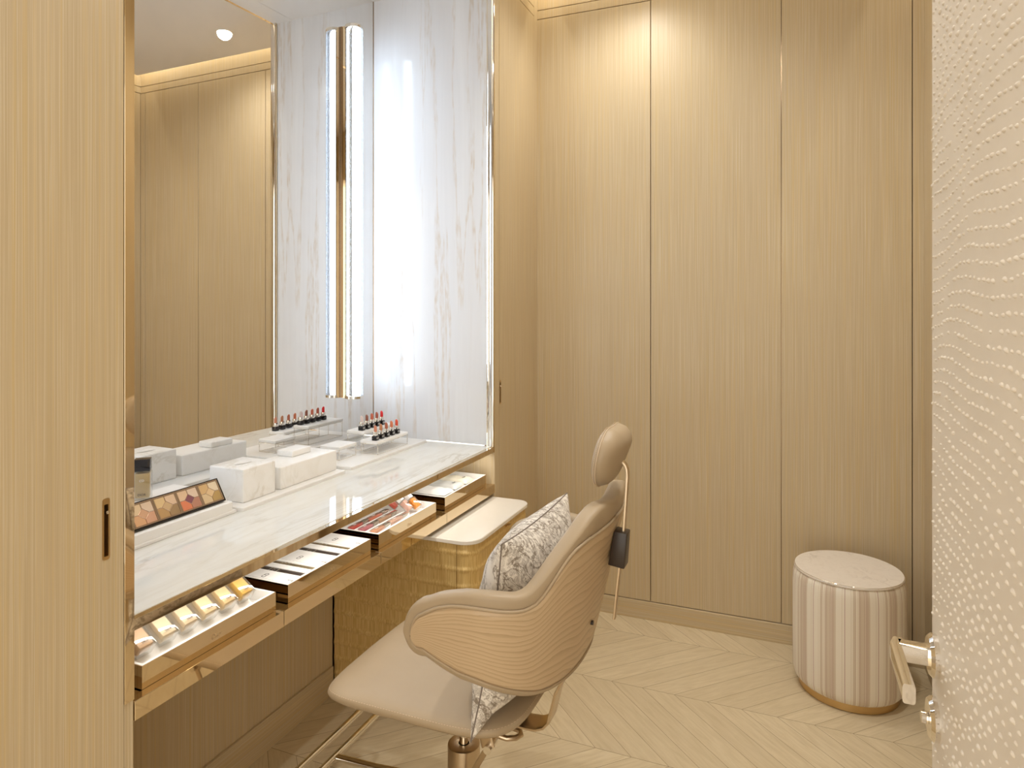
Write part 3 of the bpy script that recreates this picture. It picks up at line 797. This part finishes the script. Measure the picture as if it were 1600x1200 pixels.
def pan(bm, poly, m, z0=.0055, z1=.0072):
    b = bmesh.new(); cx = sum(p[0] for p in poly) / len(poly); cy = sum(p[1] for p in poly) / len(poly)
    A = [b.verts.new((x, y, z0)) for x, y in poly]; B = [b.verts.new((x, y, z1 - .0006)) for x, y in poly]
    C = [b.verts.new((cx + (x - cx) * .95, cy + (y - cy) * .95, z1)) for x, y in poly]; n = len(poly)
    for P_, Q_ in ((A, B), (B, C)):
        for i in range(n): b.faces.new((P_[i], P_[(i + 1) % n], Q_[(i + 1) % n], Q_[i]))
    b.faces.new(C); b.faces.new(A[::-1]); merge(bm, b, m)
for k in range(5):
    yR = 1.3565 - k * PS; m_ = pal_mtx(yR); w = PS - .001; h = PHH - .0065
    t = thing('eyeshadow_palette', plab[k], 'eyeshadow palette', tuple(PB + Vector((0, yR - w / 2, 0))))
    b = NB(); box(b, -w, 0, .0042, .0042 + h, .0041, .0055, .0003, 1, m_)
    fr = .0032
    for q in ((-w, -w + fr, .0042, .0042 + h), (-fr, 0, .0042, .0042 + h), (-w + fr, -fr, .0042, .0042 + fr), (-w + fr, -fr, .0042 + h - fr, .0042 + h)): box(b, *q, .0055, .0082, .0004, 1, m_)
    obj('case', b, M['pal_frame'], t, world=True)
    u0, u1, v0, v1 = -w + fr + .0006, -fr - .0006, .0042 + fr + .0006, .0042 + h - fr - .0006
    U = lambda a: u0 + (u1 - u0) * a
    V = lambda a: v0 + (v1 - v0) * a
    r = .25; e = .012
    ctr = [(.5, .5 - r), (.5 + r, .5), (.5, .5 + r), (.5 - r, .5)]
    polys = [[(0, .52), (.5 - r - e, .52), (.5 - e * 2, .5 + r), (.5 - e * 2, 1 - .0), (0, 1)],
             [(.5 + e, .5 + r + e), (.5 + r + e, .52), (1, .52), (1, 1), (.5 + e, 1)],
             ctr,
             [(0, 0), (.5 - e, 0), (.5 - e, .5 - r - e), (.5 - r - e, .5 - e), (0, .5 - e)],
             [(.5 + e, 0), (1, 0), (1, .5 - e), (.5 + r + e, .5 - e), (.5 + e, .5 - r - e)]]
    for pl, cc in zip(polys, pc[k]):
        b = NB(); pan(b, [(U(x), V(y)) for x, y in pl], m_); obj('pan', b, plain('powder', cc, .6), t, world=True)
    b = NB(); c4 = [(U(x), V(y)) for x, y in ctr]; cc0 = (U(.5), V(.5))
    for i in range(4):
        p, q = c4[i], c4[(i + 1) % 4]; f = 1.07
        P1 = Vector((cc0[0] + (p[0] - cc0[0]) * f, cc0[1] + (p[1] - cc0[1]) * f, .0073)); Q1 = Vector((cc0[0] + (q[0] - cc0[0]) * f, cc0[1] + (q[1] - cc0[1]) * f, .0073))
        tube(b, [m_ @ P1, m_ @ Q1], .0005, 6)
        ex = {0: (U(.5), V(0)), 1: (U(1), V(.5)), 2: (U(.5), V(1)), 3: (U(0), V(.5))}[i]
        tube(b, [m_ @ P1, m_ @ Vector((ex[0], ex[1], .0073))], .0004, 6)
    obj('divider', b, M['pal_line'], t, world=True)

# foundation bottle standing on the step behind the palettes
tint = plain('foundation_ochre', (.58, .40, .17), .3)
t, cb = foundation('foundation_bottle', 'upright foundation bottle with square black cap, behind the palettes', tint, (-.462, 1.232, ZK + .0562))
obj('cap', cb, M['black_gloss'], t)
for nm, s_, z_ in (('lettering', 'DIOR', .014), ('monogram', 'CD', .046)):
    obj(nm, text_bm(s_, .007, axes((0, -.0143, z_), (1, 0, 0), (0, 0, 1))), M['ink'] if s_ == 'DIOR' else M['white_stone'], t)
t.rotation_euler = (0, 0, R(42)); t.scale = (1.12, 1.12, 1.12)

# ------------------------------------------------------------------ pedestal beside the knee space
ped = thing('drawer_pedestal', 'low gilt ribbed drawer pedestal with an ivory stone top', 'drawer unit', (-.12, 2.17, 0))
def ped_outline(off): return rrect(-.395 , .147 + off, 1.925 - off, 2.4135, (.002, .055 + off, .045, .002), 12)
b = NB(); loops = []
zz = np.linspace(.045, .583, 200)
for z in zz:
    ph = ((.583 - z) / .0535) % 1
    r_ = math.exp(-((ph - .5) / .13) ** 2) * .0030 - .0028
    loops.append((ped_outline(r_), z))
prism(b, loops)
body = obj('body', b, M['gilt'], ped, world=True, angle=60)
b = NB(); o = rrect(-.10, .154, 1.917, 2.4155, (.002, .062, .050, .002), 14); i = rrect(-.098, .152, 1.919, 2.4135, (.002, .060, .048, .002), 14)
prism(b, [(i, .5865), (o, .5885), (o, .5985), (i, .6005)]); obj('stone_top', b, M['slab'], ped, world=True)
b = NB(); prism(b, [(ped_outline(-.012), .5825), (ped_outline(-.012), .5866)]); obj('shadow_gap', b, M['brass'], ped, world=True)
b = NB(); prism(b, [(ped_outline(-.03), 0), (ped_outline(-.03), .046)]); obj('plinth', b, M['bronze_d'], ped, world=True)
b = NB(); box(b, .1475, .158, 2.175, 2.205, .5735, .5775, .001, 2); obj('pull_tab', b, M['brass'], ped, world=True)
b = NB(); box(b, .0838, .0843, 1.9236, 1.9262, .05, .582); obj('joint', b, M['bronze_d'], ped, world=True)

# ------------------------------------------------------------------ stool
st = thing('stool', 'round striped fabric stool with a veined marble-look top on a brass plinth', 'stool', (1.262, 2.648, 0))
b = NB(); lathe(b, [(0, .026), (.150, .026), (.166, .030), (.175, .040), (.180, .062), (.181, .20), (.181, .36), (.179, .392), (.175, .409), (.170, .416), (0, .416)], 96)
obj('upholstery', b, M['stripe'], st, angle=60)
b = NB(); lathe(b, [(0, .415), (.173, .415), (.1755, .418), (.1755, .4215), (.173, .424), (0, .4245)], 96); obj('top_disc', b, M['stool_top'], st)
b = NB(); lathe(b, [(.1722, .4237), (.1737, .4245), (.175, .4237)], 96, close=True); obj('edge_band', b, M['chrome'], st)
b = NB(); lathe(b, [(0, .001), (.158, .001), (.160, .003), (.160, .027), (0, .027)], 96); obj('plinth', b, M['brass'], st)

# ------------------------------------------------------------------ relief door and its hardware
DX, DY1 = 1.21, .828
dr = struct('door_3', box(NB(), DX, DX + .045, -.095, DY1, .006, 2.34, .001, 1), M['relief'])
vv, ff = [], []
cy0, cz0 = 1.16, 1.33
rad = .30; rows = []
rnd = random.Random(3)
def bump_at(y, z, ang, ln, wd, h):
    n = 8; base = len(vv)
    ca, sa = math.cos(ang), math.sin(ang)
    for (k_, hh) in ((1.0, 0.0), (.72, .6), (.34, .95)):
        for i in range(n):
            a_ = 2 * PI * i / n; u = math.cos(a_) * ln * k_ ; v = math.sin(a_) * wd * k_
            vv.append((DX + .0003 - h * hh, y + u * ca - v * sa, z + u * sa + v * ca))
    vv.append((DX - h, y, z)); top = len(vv) - 1
    for s_ in range(2):
        for i in range(n):
            j = (i + 1) % n; ff.append((base + s_ * n + i, base + s_ * n + j, base + (s_ + 1) * n + j, base + (s_ + 1) * n + i))
    for i in range(n): ff.append((base + 2 * n + i, base + 2 * n + (i + 1) % n, top))
row = 0; z0_ = .42
while z0_ < 2.2:
    ph = rnd.uniform(0, .02); y = .16 + ph
    low = max(0, min(1, (1.12 - z0_) / .2))
    while y < DY1 - .004:
        z = z0_ + .006 * math.sin(y * 11 + z0_ * 5) + .003 * math.sin(y * 31 + z0_ * 22) + rnd.uniform(-.0008, .0008) + low * .004 * math.sin(y * 90 + row * 2.1) - (z0_ - 1.35) * .10 * (y - .5)
        if not (abs(y - .803) < .024 and .895 < z < 1.025) and rnd.random() > .07:
            s_ = rnd.uniform(.7, 1.15)
            bump_at(y, z, .15 * math.cos(y * 11 + z0_ * 5) + rnd.uniform(-.15, .15) - low * .3, .0046 * s_, .0020 * s_, .0019 * s_)
        y += rnd.uniform(.0125, .0160)
    z0_ += .0128; row += 1
me = bpy.data.meshes.new('m'); me.from_pydata(vv, [], ff)
for p in me.polygons: p.use_smooth = True
rl = obj('relief_beads', me, M['relief'], dr); rl['kind'] = 'stuff'
# far-edge hairline beads come from the relief itself; lever handle
HY, HZ = .803, .991
rx = axes((DX, HY, HZ), (0, 1, 0), (0, 0, 1))   # local x=+y, y=up, z=+x
fl = Matrix.Rotation(PI, 4, 'Y')
def disc(parent, name, z, r=.020, d=.008):
    b = NB(); lathe(b, [(0, 0), (r, 0), (r, d * .6), (r * .86, d), (0, d)], 40, mtx=Matrix.Translation((DX + .0002, HY, z)) @ Matrix.Rotation(-PI / 2, 4, 'Y'))
    return obj(name, b, M['chrome'], parent, world=True)
b = NB()
rail = [(DX - .006, HY, HZ), (DX - .022, HY, HZ), (DX - .034, HY, HZ)]
tube(b, rail, 0, 12, flat=(.009, .0092))
path = [(DX - .0335, HY + .009, HZ)] + [(DX - .0345 - .003, HY + .009 - .098 * i / 8, HZ - .0) for i in range(1, 9)]
tube(b, path, 0, 12, flat=(.0055, .0092))
lv = obj('lever_handle', b, M['chrome'], dr, world=True)
disc(lv, 'rose', HZ, .0215)
es = disc(dr, 'escutcheon', .926, .0215)
b = NB(); tube(b, [(DX - .008, HY, .926), (DX - .014, HY, .926)], .006, 16); obj('thumb_turn', b, M['chrome'], es, world=True)

# ------------------------------------------------------------------ makeup chair
YC = 1.45
SX0, SAX, SW, SN, KX, KW, ZR = .50, .222, .28, 2.3, .22, .12, .90
def SP(s, z, off=0.0):
    """point of the shell's outer face: s=0 back centre, 1 start of the arm, ~1.93 arm tip; s<0 is the far side"""
    sg = 1 if s >= 0 else -1
    def raw(t):
        W = SW + KW * (z - .72); kx = KX * (z - ZR)
        if t <= 1:
            a = t * PI / 2; X = SX0 + SAX * max(math.cos(a), 0) ** (2 / SN); Y = W * max(math.sin(a), 0) ** (2 / SN)
        else: X = SX0 - (t - 1) * (SX0 - .345); Y = W
        return np.array([X + kx * (X - .30) / .4, Y])
    t = abs(s); p = raw(t); e = .004
    d = raw(t + e) - raw(max(t - e, 0))
    if t < e: d = np.array([0, 1.0])
    d = d / np.linalg.norm(d); nrm_ = np.array([d[1], -d[0]])   # outward
    if t > .5 and nrm_[1] < 0 and False: nrm_ = -nrm_
    # outward: +x at the back, +Y on the arm
    if nrm_ @ np.array([p[0] - .40, p[1]]) < 0: nrm_ = -nrm_
    q = p + nrm_ * off
    return (q[0], YC - sg * q[1], z)
S_MAX = 1.945
zt_s = [0, .10, .185, .24, .29, .365, .455, .535, .595, .665, .79, .92, 1.215, 1.41, 1.66, 1.82, 1.90, S_MAX]
zt_v = [.928, .938, .946, .940, .925, .898, .869, .835, .807, .791, .796, .798, .788, .780, .762, .738, .706, .686]
zb_s = [0, .18, .285, .445, .59, .76, .94, 1.29, 1.675, 1.80, 1.88, S_MAX]
zb_v = [.558, .558, .559, .561, .573, .590, .607, .622, .646, .656, .668, .686]
wt_s = [0, .225, .35, .445, .49, .53, .615, .74, .915, 1.165, 1.41, 1.665, 1.745, 1.80]
wt_v = [.888, .884, .876, .852, .822, .788, .763, .762, .768, .763, .752, .730, .712, .690]
wb_s = [0, .285, .445, .59, .76, .94, 1.29, 1.60, 1.72, 1.80]
wb_v = [.574, .575, .578, .592, .610, .629, .645, .664, .674, .690]
def smooth(xs_, ys_, s):
    w = [-.06, -.03, 0, .03, .06]
    return float(np.mean([np.interp(min(abs(s + d), xs_[-1]), xs_, ys_) for d in w])) if abs(s) < xs_[-1] - .06 else float(np.interp(abs(s), xs_, ys_))
def densify(smax, n):
    # finer towards the tips
    k = np.linspace(-1, 1, n); return np.sign(k) * smax * (1 - (1 - np.abs(k)) ** 1.35)
chair = thing('makeup_chair', 'taupe leather makeup chair with ash veneer shell back and headrest, facing the vanity', 'chair', (.347, YC, 0))
# upholstery pad
b = bmesh.new(); NS = 28; rings = []
for s in densify(S_MAX - .004, 150):
    zt, zb = smooth(zt_s, zt_v, s), smooth(zb_s, zb_v, s)
    tipk = min(1, ((S_MAX - abs(s)) / .20)) ** .5
    if abs(s) > 1.60:
        k_ = (abs(s) - 1.60) / (S_MAX - 1.60); m0 = (smooth(zt_s, zt_v, 1.6) + smooth(zb_s, zb_v, 1.6)) / 2; h0 = (smooth(zt_s, zt_v, 1.6) - smooth(zb_s, zb_v, 1.6)) / 2
        hh = h0 * math.sqrt(max(0, 1 - k_ ** 2.2)); mm = m0 - .012 * k_; zt, zb = mm + hh, mm - hh
    th = (.047 - .006 * min(1, abs(s))) * (.35 + .65 * tipk); zm, hz = (zt + zb) / 2, (zt - zb) / 2
    ring = []
    for k in range(NS):
        a = 2 * PI * k / NS; ca, sa = math.cos(a), math.sin(a)
        hz_r = min(hz, .024)                          # rounded roll at rim
        z = zm + math.copysign(max(hz - hz_r, 0) + hz_r * abs(sa) ** .9, sa) if abs(sa) > 1e-6 else zm
        z = zm + (math.copysign(1, sa) * (max(hz - hz_r, 0)) if abs(sa) > .5 else sa / .5 * max(hz - hz_r, 0)) + hz_r * sa
        off = -th / 2 + th / 2 * math.copysign(min(1, abs(ca) / .5) if abs(sa) < .999 else 0, ca) * (1 if abs(ca) > .5 else 1)
        off = -th / 2 + th / 2 * math.copysign(abs(ca) ** .55, ca)
        ring.append(b.verts.new(SP(s, z, off)))
    rings.append(ring)
for A, B in zip(rings, rings[1:]):
    for k in range(NS): b.faces.new((A[k], A[(k + 1) % NS], B[(k + 1) % NS], B[k]))
b.faces.new(rings[0][::-1]); b.faces.new(rings[-1])
pad = obj('upholstered_back', b, M['leather'], chair, world=True, angle=70)
# veneer shell
b = bmesh.new(); uvl = b.loops.layers.uv.new('uv'); NV = 26; gr = []
SM = 1.797; ss = densify(SM, 130)
arc = 0; prevp = None
for s in ss:
    zt, zb = smooth(wt_s, wt_v, s), smooth(wb_s, wb_v, s)
    if abs(s) > 1.62:
        k_ = (abs(s) - 1.62) / (SM - 1.62); m0, h0 = (smooth(wt_s, wt_v, 1.62) + smooth(wb_s, wb_v, 1.62)) / 2, (smooth(wt_s, wt_v, 1.62) - smooth(wb_s, wb_v, 1.62)) / 2
        hh = h0 * math.sqrt(max(0, 1 - k_ * k_)); zt, zb = m0 + hh - .010 * k_, m0 - hh - .010 * k_
    p = Vector(SP(s, .75)); arc += (p - prevp).length if prevp else 0; prevp = p
    colv = []
    for k in range(NV + 1):
        v = k / NV; z = zb + (zt - zb) * v; e = min(v, 1 - v); off = .0045 * min(1, (e / .06)) ** .5 + .0008
        colv.append((b.verts.new(SP(s, z, off)), (arc, v)))
    gr.append(colv)
for A, B in zip(gr, gr[1:]):
    for k in range(NV):
        q = [A[k], B[k], B[k + 1], A[k + 1]]
        try: f = b.faces.new([x[0] for x in q])
        except ValueError: continue
        for lp, x in zip(f.loops, q): lp[uvl].uv = x[1]
obj('veneer_shell', b, M['ash'], chair, world=True, angle=60)
# piping that follows the veneer edge
loop = [SP(s, gz, .003) for s, gz in [(s, None) for s in []]]
top_l = [c_[-1][0] for c_ in []]
pts = []
def edge_pts(top):
    out = []
    for s in ss:
        zt, zb = smooth(wt_s, wt_v, s), smooth(wb_s, wb_v, s)
        if abs(s) > 1.62:
            k_ = (abs(s) - 1.62) / (SM - 1.62); m0, h0 = (smooth(wt_s, wt_v, 1.62) + smooth(wb_s, wb_v, 1.62)) / 2, (smooth(wt_s, wt_v, 1.62) - smooth(wb_s, wb_v, 1.62)) / 2
            hh = h0 * math.sqrt(max(0, 1 - k_ * k_)); zt, zb = m0 + hh - .010 * k_, m0 - hh - .010 * k_
        out.append(SP(s, (zt + .003) if top else (zb - .003), .0015))
    return out
b = NB(); tube(b, edge_pts(True), .0034, 8); tube(b, edge_pts(False), .0034, 8)
obj('piping', b, M['leather'], pad, world=True, angle=70)

# seat
def seat_outline(g_=0.0, n=96):
    """plan of the seat, counter-clockwise"""
    out = []; cx, cy = .324, YC; ax, ay = .238 - g_, .236 - g_
    for i in range(n):
        a = 2 * PI * i / n; ca, sa = math.cos(a), math.sin(a); e = 2 / 7.5 if ca < 0 else 2 / 5.0
        x = math.copysign(abs(ca) ** e, ca); y = math.copysign(abs(sa) ** e, sa)
        X = cx + ax * x; Y = cy + ay * y * (1.0 if x < .1 else 1 - .04 * (x - .1) ** 2)
        if x > 0: Xr = .0
        if x < 0: X += -.006 + .020 * abs(y) ** 2 * abs(x) ** 3   # gently bowed front
        out.append((X, Y))
    return out
b = bmesh.new(); rs = []
prof = [(.060, .452), (.030, .461), (.010, .471), (.002, .479), (0, .486), (.002, .4915), (.006, .495), (.014, .498), (.03, .5005), (.06, .5025), (.11, .5035), (.17, .504), (.22, .504)]
for g_, z in prof: rs.append([b.verts.new((x, y, z - .020 * max(0, (x - .35) / .25) * 0)) for x, y in seat_outline(g_)])
n = len(rs[0])
for A, B in zip(rs, rs[1:]):
    for i in range(n): b.faces.new((A[i], A[(i + 1) % n], B[(i + 1) % n], B[i]))
b.faces.new(rs[0][::-1]); b.faces.new(rs[-1])
for v in b.verts:   # shallow dish and waterfall front
    if v.co.x < .14: v.co.z -= .010 * ((.14 - v.co.x) / .05) ** 2
seat = obj('seat', b, M['leather'], chair, world=True, angle=60)
b = NB()
oo = seat_outline(.0035)
for i in range(0, 96):
    p, q = Vector((*oo[i], .4925)), Vector((*oo[(i + 1) % 96], .4925))
    m_ = max(1, round((q - p).length / .007))
    for k in range(m_):
        a_ = p.lerp(q, (k + .15) / m_); c_ = p.lerp(q, (k + .75) / m_)
        for w in (a_, c_):
            if w.x < .14: w.z -= .010 * ((.14 - w.x) / .05) ** 2
        tube(b, [a_, c_], .0007, 4)
obj('stitching', b, M['thread'], seat, world=True)
b = NB(); prism(b, [(seat_outline(.085), .428), (seat_outline(.065), .447)]); obj('seat_pan', b, M['steel'], chair, world=True)

# pedestal, mechanism, base, footrest
CXh, CYh = .347, YC
b = NB(); lathe(b, [(.013, .300), (.034, .300), (.0385, .2985), (.039, .296), (.039, .06), (.045, .052), (.045, .030), (0, .030)], 40, CXh, CYh); lathe(b, [(.013, .300), (.013, .285)], 40, CXh, CYh); obj('column_sleeve', b, M['steel'], chair, world=True)
b = NB(); lathe(b, [(0, .285), (.0105, .285), (.0105, .415), (0, .415)], 24, CXh, CYh); obj('gas_piston', b, M['chrome'], chair, world=True)
b = NB(); box(b, .30, .475, CYh - .035, CYh + .035, .392, .4285, .004, 2); obj('tilt_mechanism', b, M['dark'], chair, world=True)
b = NB(); lathe(b, [(0, .004), (.245, .004), (.255, .007), (.258, .012), (.250, .017), (.06, .030), (0, .032)], 80, CXh, CYh); obj('floor_base', b, M['steel'], chair, world=True)
ya = CYh - .07
b = NB(); tube(b, [(.425, ya, .425), (.432, ya, .395), (.443, ya, .355)], 0, 12, flat=(.016, .003), up=Vector((0, 1, 0)))
brk = obj('lever_bracket', b, M['steel'], chair, world=True)
b = NB(); tube(b, [(.445, ya - .012, .355), (.445, ya + .03, .355)], .0095, 20); obj('pivot_pin', b, M['chrome'], brk, world=True)
b = NB(); tube(b, [(.440, ya, .352), (.400, ya + .004, .28), (.375, CYh - .05, .20), (.360, CYh - .03, .14)], 0, 12, flat=(.0065, .003), up=Vector((0, 1, 0))); obj('link_rod', b, M['steel'], chair, world=True)
b = NB(); tube(b, [(.445, ya + .02, .375), (.480, ya + .02, .372), (.498, ya + .03, .372), (.505, ya + .045, .372), (.498, ya + .058, .372), (.448, ya + .062, .374)], .006, 12)
obj('height_lever', b, M['steel'], chair, world=True)
b = NB(); box(b, .455, .500, CYh - .030, CYh + .030, .398, .4275, .001, 1); obj('bracket_block', b, M['dark'], chair, world=True)
arc_ = [(.40, CYh, .392), (.46, CYh, .392), (.515, CYh, .390), (.540, CYh, .392), (.558, CYh, .400), (.570, CYh, .414), (.574, CYh, .432), (.586, CYh, .48), (.610, CYh, .53), (.636, CYh, .575), (.650, CYh, .62)]
b = NB(); tube(b, arc_, 0, 12, flat=(.030, .0035), up=Vector((0, 0, 1))); obj('back_support', b, M['steel'], chair, world=True)
fr_ = [(.325, CYh, .20), (.20, CYh, .185), (.10, CYh, .175), (-.02, CYh, .170)]
b = NB(); tube(b, fr_, .009, 12)
xf = (-.085, -.030)
lp = []
for (cx_, cy_, a0) in ((xf[0] + .02, CYh - .22, 180), (xf[1] - .02, CYh - .22, 270), (xf[1] - .02, CYh + .22, 0), (xf[0] + .02, CYh + .22, 90)):
    for i in range(7):
        a = R(a0 + 15 * i); lp.append((cx_ + .02 * math.cos(a), cy_ + .02 * math.sin(a), .170))
lp.append(lp[0]); lp.append(lp[1]); tube(b, lp, .0085, 12)
obj('footrest', b, M['chrome'], chair, world=True)

# headrest
hr0 = Vector((.700, YC, 1.022))
b = bmesh.new(); NA, NR = 64, 12
def per(a):
    ca, sa = math.cos(a), math.sin(a)
    y = .098 * math.copysign(abs(ca) ** .85, ca); z = .070 * math.copysign(abs(sa) ** .9, sa)
    if sa > 0: z *= 1 + .06 * abs(ca) - .10 * math.exp(-(ca / .35) ** 2)
    if sa < 0: y *= 1 - .18 * abs(sa); z *= .95
    return y, z
grid = []
for side in (1, -1):
    rg = []
    for r_ in range(NR):
        f = 1 - (r_ / NR) ; ring = []
        for i in range(NA):
            a = 2 * PI * i / NA; y, z = per(a)
            dpt = math.sqrt(max(0, 1 - f ** 2.6))
            ex = (-.021 if side > 0 else .036) * dpt
            if side < 0: ex += .010 * dpt * math.exp(-((z * f - .035) / .03) ** 2)
            dx = .020 * (z * f) / .07 * .65
            ring.append((hr0.x + dx + ex, hr0.y + y * f, hr0.z + z * f))
        rg.append(ring)
    grid.append(rg)
A0 = [b.verts.new(p) for p in grid[0][0]]
for side in (0, 1):
    prv = A0
    for r_ in range(1, NR):
        cur = [b.verts.new(p) for p in grid[side][r_]]
        for i in range(NA): b.faces.new((prv[i], prv[(i + 1) % NA], cur[(i + 1) % NA], cur[i]))
        prv = cur
    b.faces.new(prv)
hd = obj('headrest', b, M['leather'], chair, world=True, angle=80)
b = NB(); pp = [Vector(p) for p in grid[0][0]]
for i in range(NA):
    p, q = pp[i], pp[(i + 1) % NA]; d = Vector((-.0055, 0, 0)); out = ((p + q) / 2 - hr0).normalized() * .0003
    for k in range(2):
        a_ = p.lerp(q, .5 * k + .08) + d * .9 + out; c_ = p.lerp(q, .5 * k + .38) + d * .9 + out; tube(b, [a_, c_], .0007, 4)
tube(b, [p + (p - hr0).normalized() * .0002 for p in pp + pp[:2]], .0011, 6)
obj('stitching', b, M['thread'], hd, world=True)
stem = [(.716, YC, 1.012), (.726, YC, 1.0125), (.7345, YC, 1.010), (.7405, YC, 1.004), (.744, YC, .995), (.745, YC, .982), (.742, YC, .93), (.737, YC, .86), (.730, YC, .80), (.722, YC, .73), (.7155, YC, .665)]
b = NB(); tube(b, stem, 0, 12, flat=(.0028, .0085), up=Vector((0, 1, 0))); obj('headrest_stem', b, M['steel'], chair, world=True)
b = NB(); box(b, -.018, .018, -.020, .020, -.038, .038, .002, 2)
for v in b.verts:
    if v.co.z > 0: v.co.x *= .80; v.co.y *= .9
bmesh.ops.transform(b, matrix=Matrix.Translation((.728, YC, .822)) @ Matrix.Rotation(R(7), 4, 'Y'), verts=b.verts[:]); obj('stem_clamp', b, M['dark'], chair, world=True)
b = NB(); tube(b, [(.664, YC - .03, .660), (.676, YC - .03, .660)], .005, 12); obj('back_knob', b, M['dark'], chair, world=True)

# ------------------------------------------------------------------ cushion on the chair
Cq = [Vector((.488, 1.217, .514)), Vector((.492, 1.600, .518)), Vector((.545, 1.642, .872)), Vector((.537, 1.238, .872))]   # near-bottom, far-bottom, far-top, near-top
nC = ((Cq[1] - Cq[0]).cross(Cq[3] - Cq[0])).normalized()
if nC.x < 0: nC = -nC
NPC = 40; b = bmesh.new(); fr_v = {}; bk_v = {}
def pil(u, v, side):
    a = (u + 1) / 2; c_ = (v + 1) / 2
    pu = u * (1 - .09 * (1 - v * v))
    pv = v * (1 - .055 * (1 - u * u))
    a, c_ = (pu + 1) / 2, (pv + 1) / 2
    base = Cq[0].lerp(Cq[1], a).lerp(Cq[3].lerp(Cq[2], a), c_)
    t_ = ((1 - u ** 2) ** .48) * ((1 - v ** 2) ** .48)
    wr = .0045 * math.sin(7 * u + 5 * v * v + 1.3) * (abs(u * v)) * t_ ** .4 + .003 * math.sin(13 * v - 6 * u) * t_ ** .6 * (abs(u) + abs(v)) / 2
    dr_ = max(0, (-u - .86) / .14) * max(0, (-v - .86) / .14)
    base = base + Vector((0, -.020, -.026)) * dr_
    if side > 0 and v < 0: base = base + Vector((.030, 0, -.004)) * (t_ ** .6) * (-v) ** 1.5
    return base + nC * (side * (.088 if side < 0 else .090) * t_ + wr)
for i in range(NPC + 1):
    for j in range(NPC + 1):
        u, v = math.sin((i / NPC * 2 - 1) * PI / 2), math.sin((j / NPC * 2 - 1) * PI / 2)
        fr_v[i, j] = b.verts.new(pil(u, v, -1)); bk_v[i, j] = b.verts.new(pil(u, v, 1)) if 0 < i < NPC and 0 < j < NPC else fr_v[i, j]
for i in range(NPC):
    for j in range(NPC):
        b.faces.new((fr_v[i, j], fr_v[i, j + 1], fr_v[i + 1, j + 1], fr_v[i + 1, j]))
        b.faces.new((bk_v[i, j], bk_v[i + 1, j], bk_v[i + 1, j + 1], bk_v[i, j + 1]))
cu = thing('cushion', 'square toile print cushion in cream and brown, propped on the chair seat', 'cushion', (.49, 1.42, .505))
cb = obj('cover', b, M['toile'], cu, world=True, angle=80)
seam = []
ks = [math.sin((i / NPC * 2 - 1) * PI / 2) for i in range(NPC + 1)]
for u in ks: seam.append(pil(u, -1, 0))
for v in ks[1:]: seam.append(pil(1, v, 0))
for u in ks[::-1][1:]: seam.append(pil(u, 1, 0))
for v in ks[::-1][1:]: seam.append(pil(-1, v, 0))
b = NB(); tube(b, seam + seam[1:2], .0016, 8); obj('seam_piping', b, M['piping'], cb, world=True)
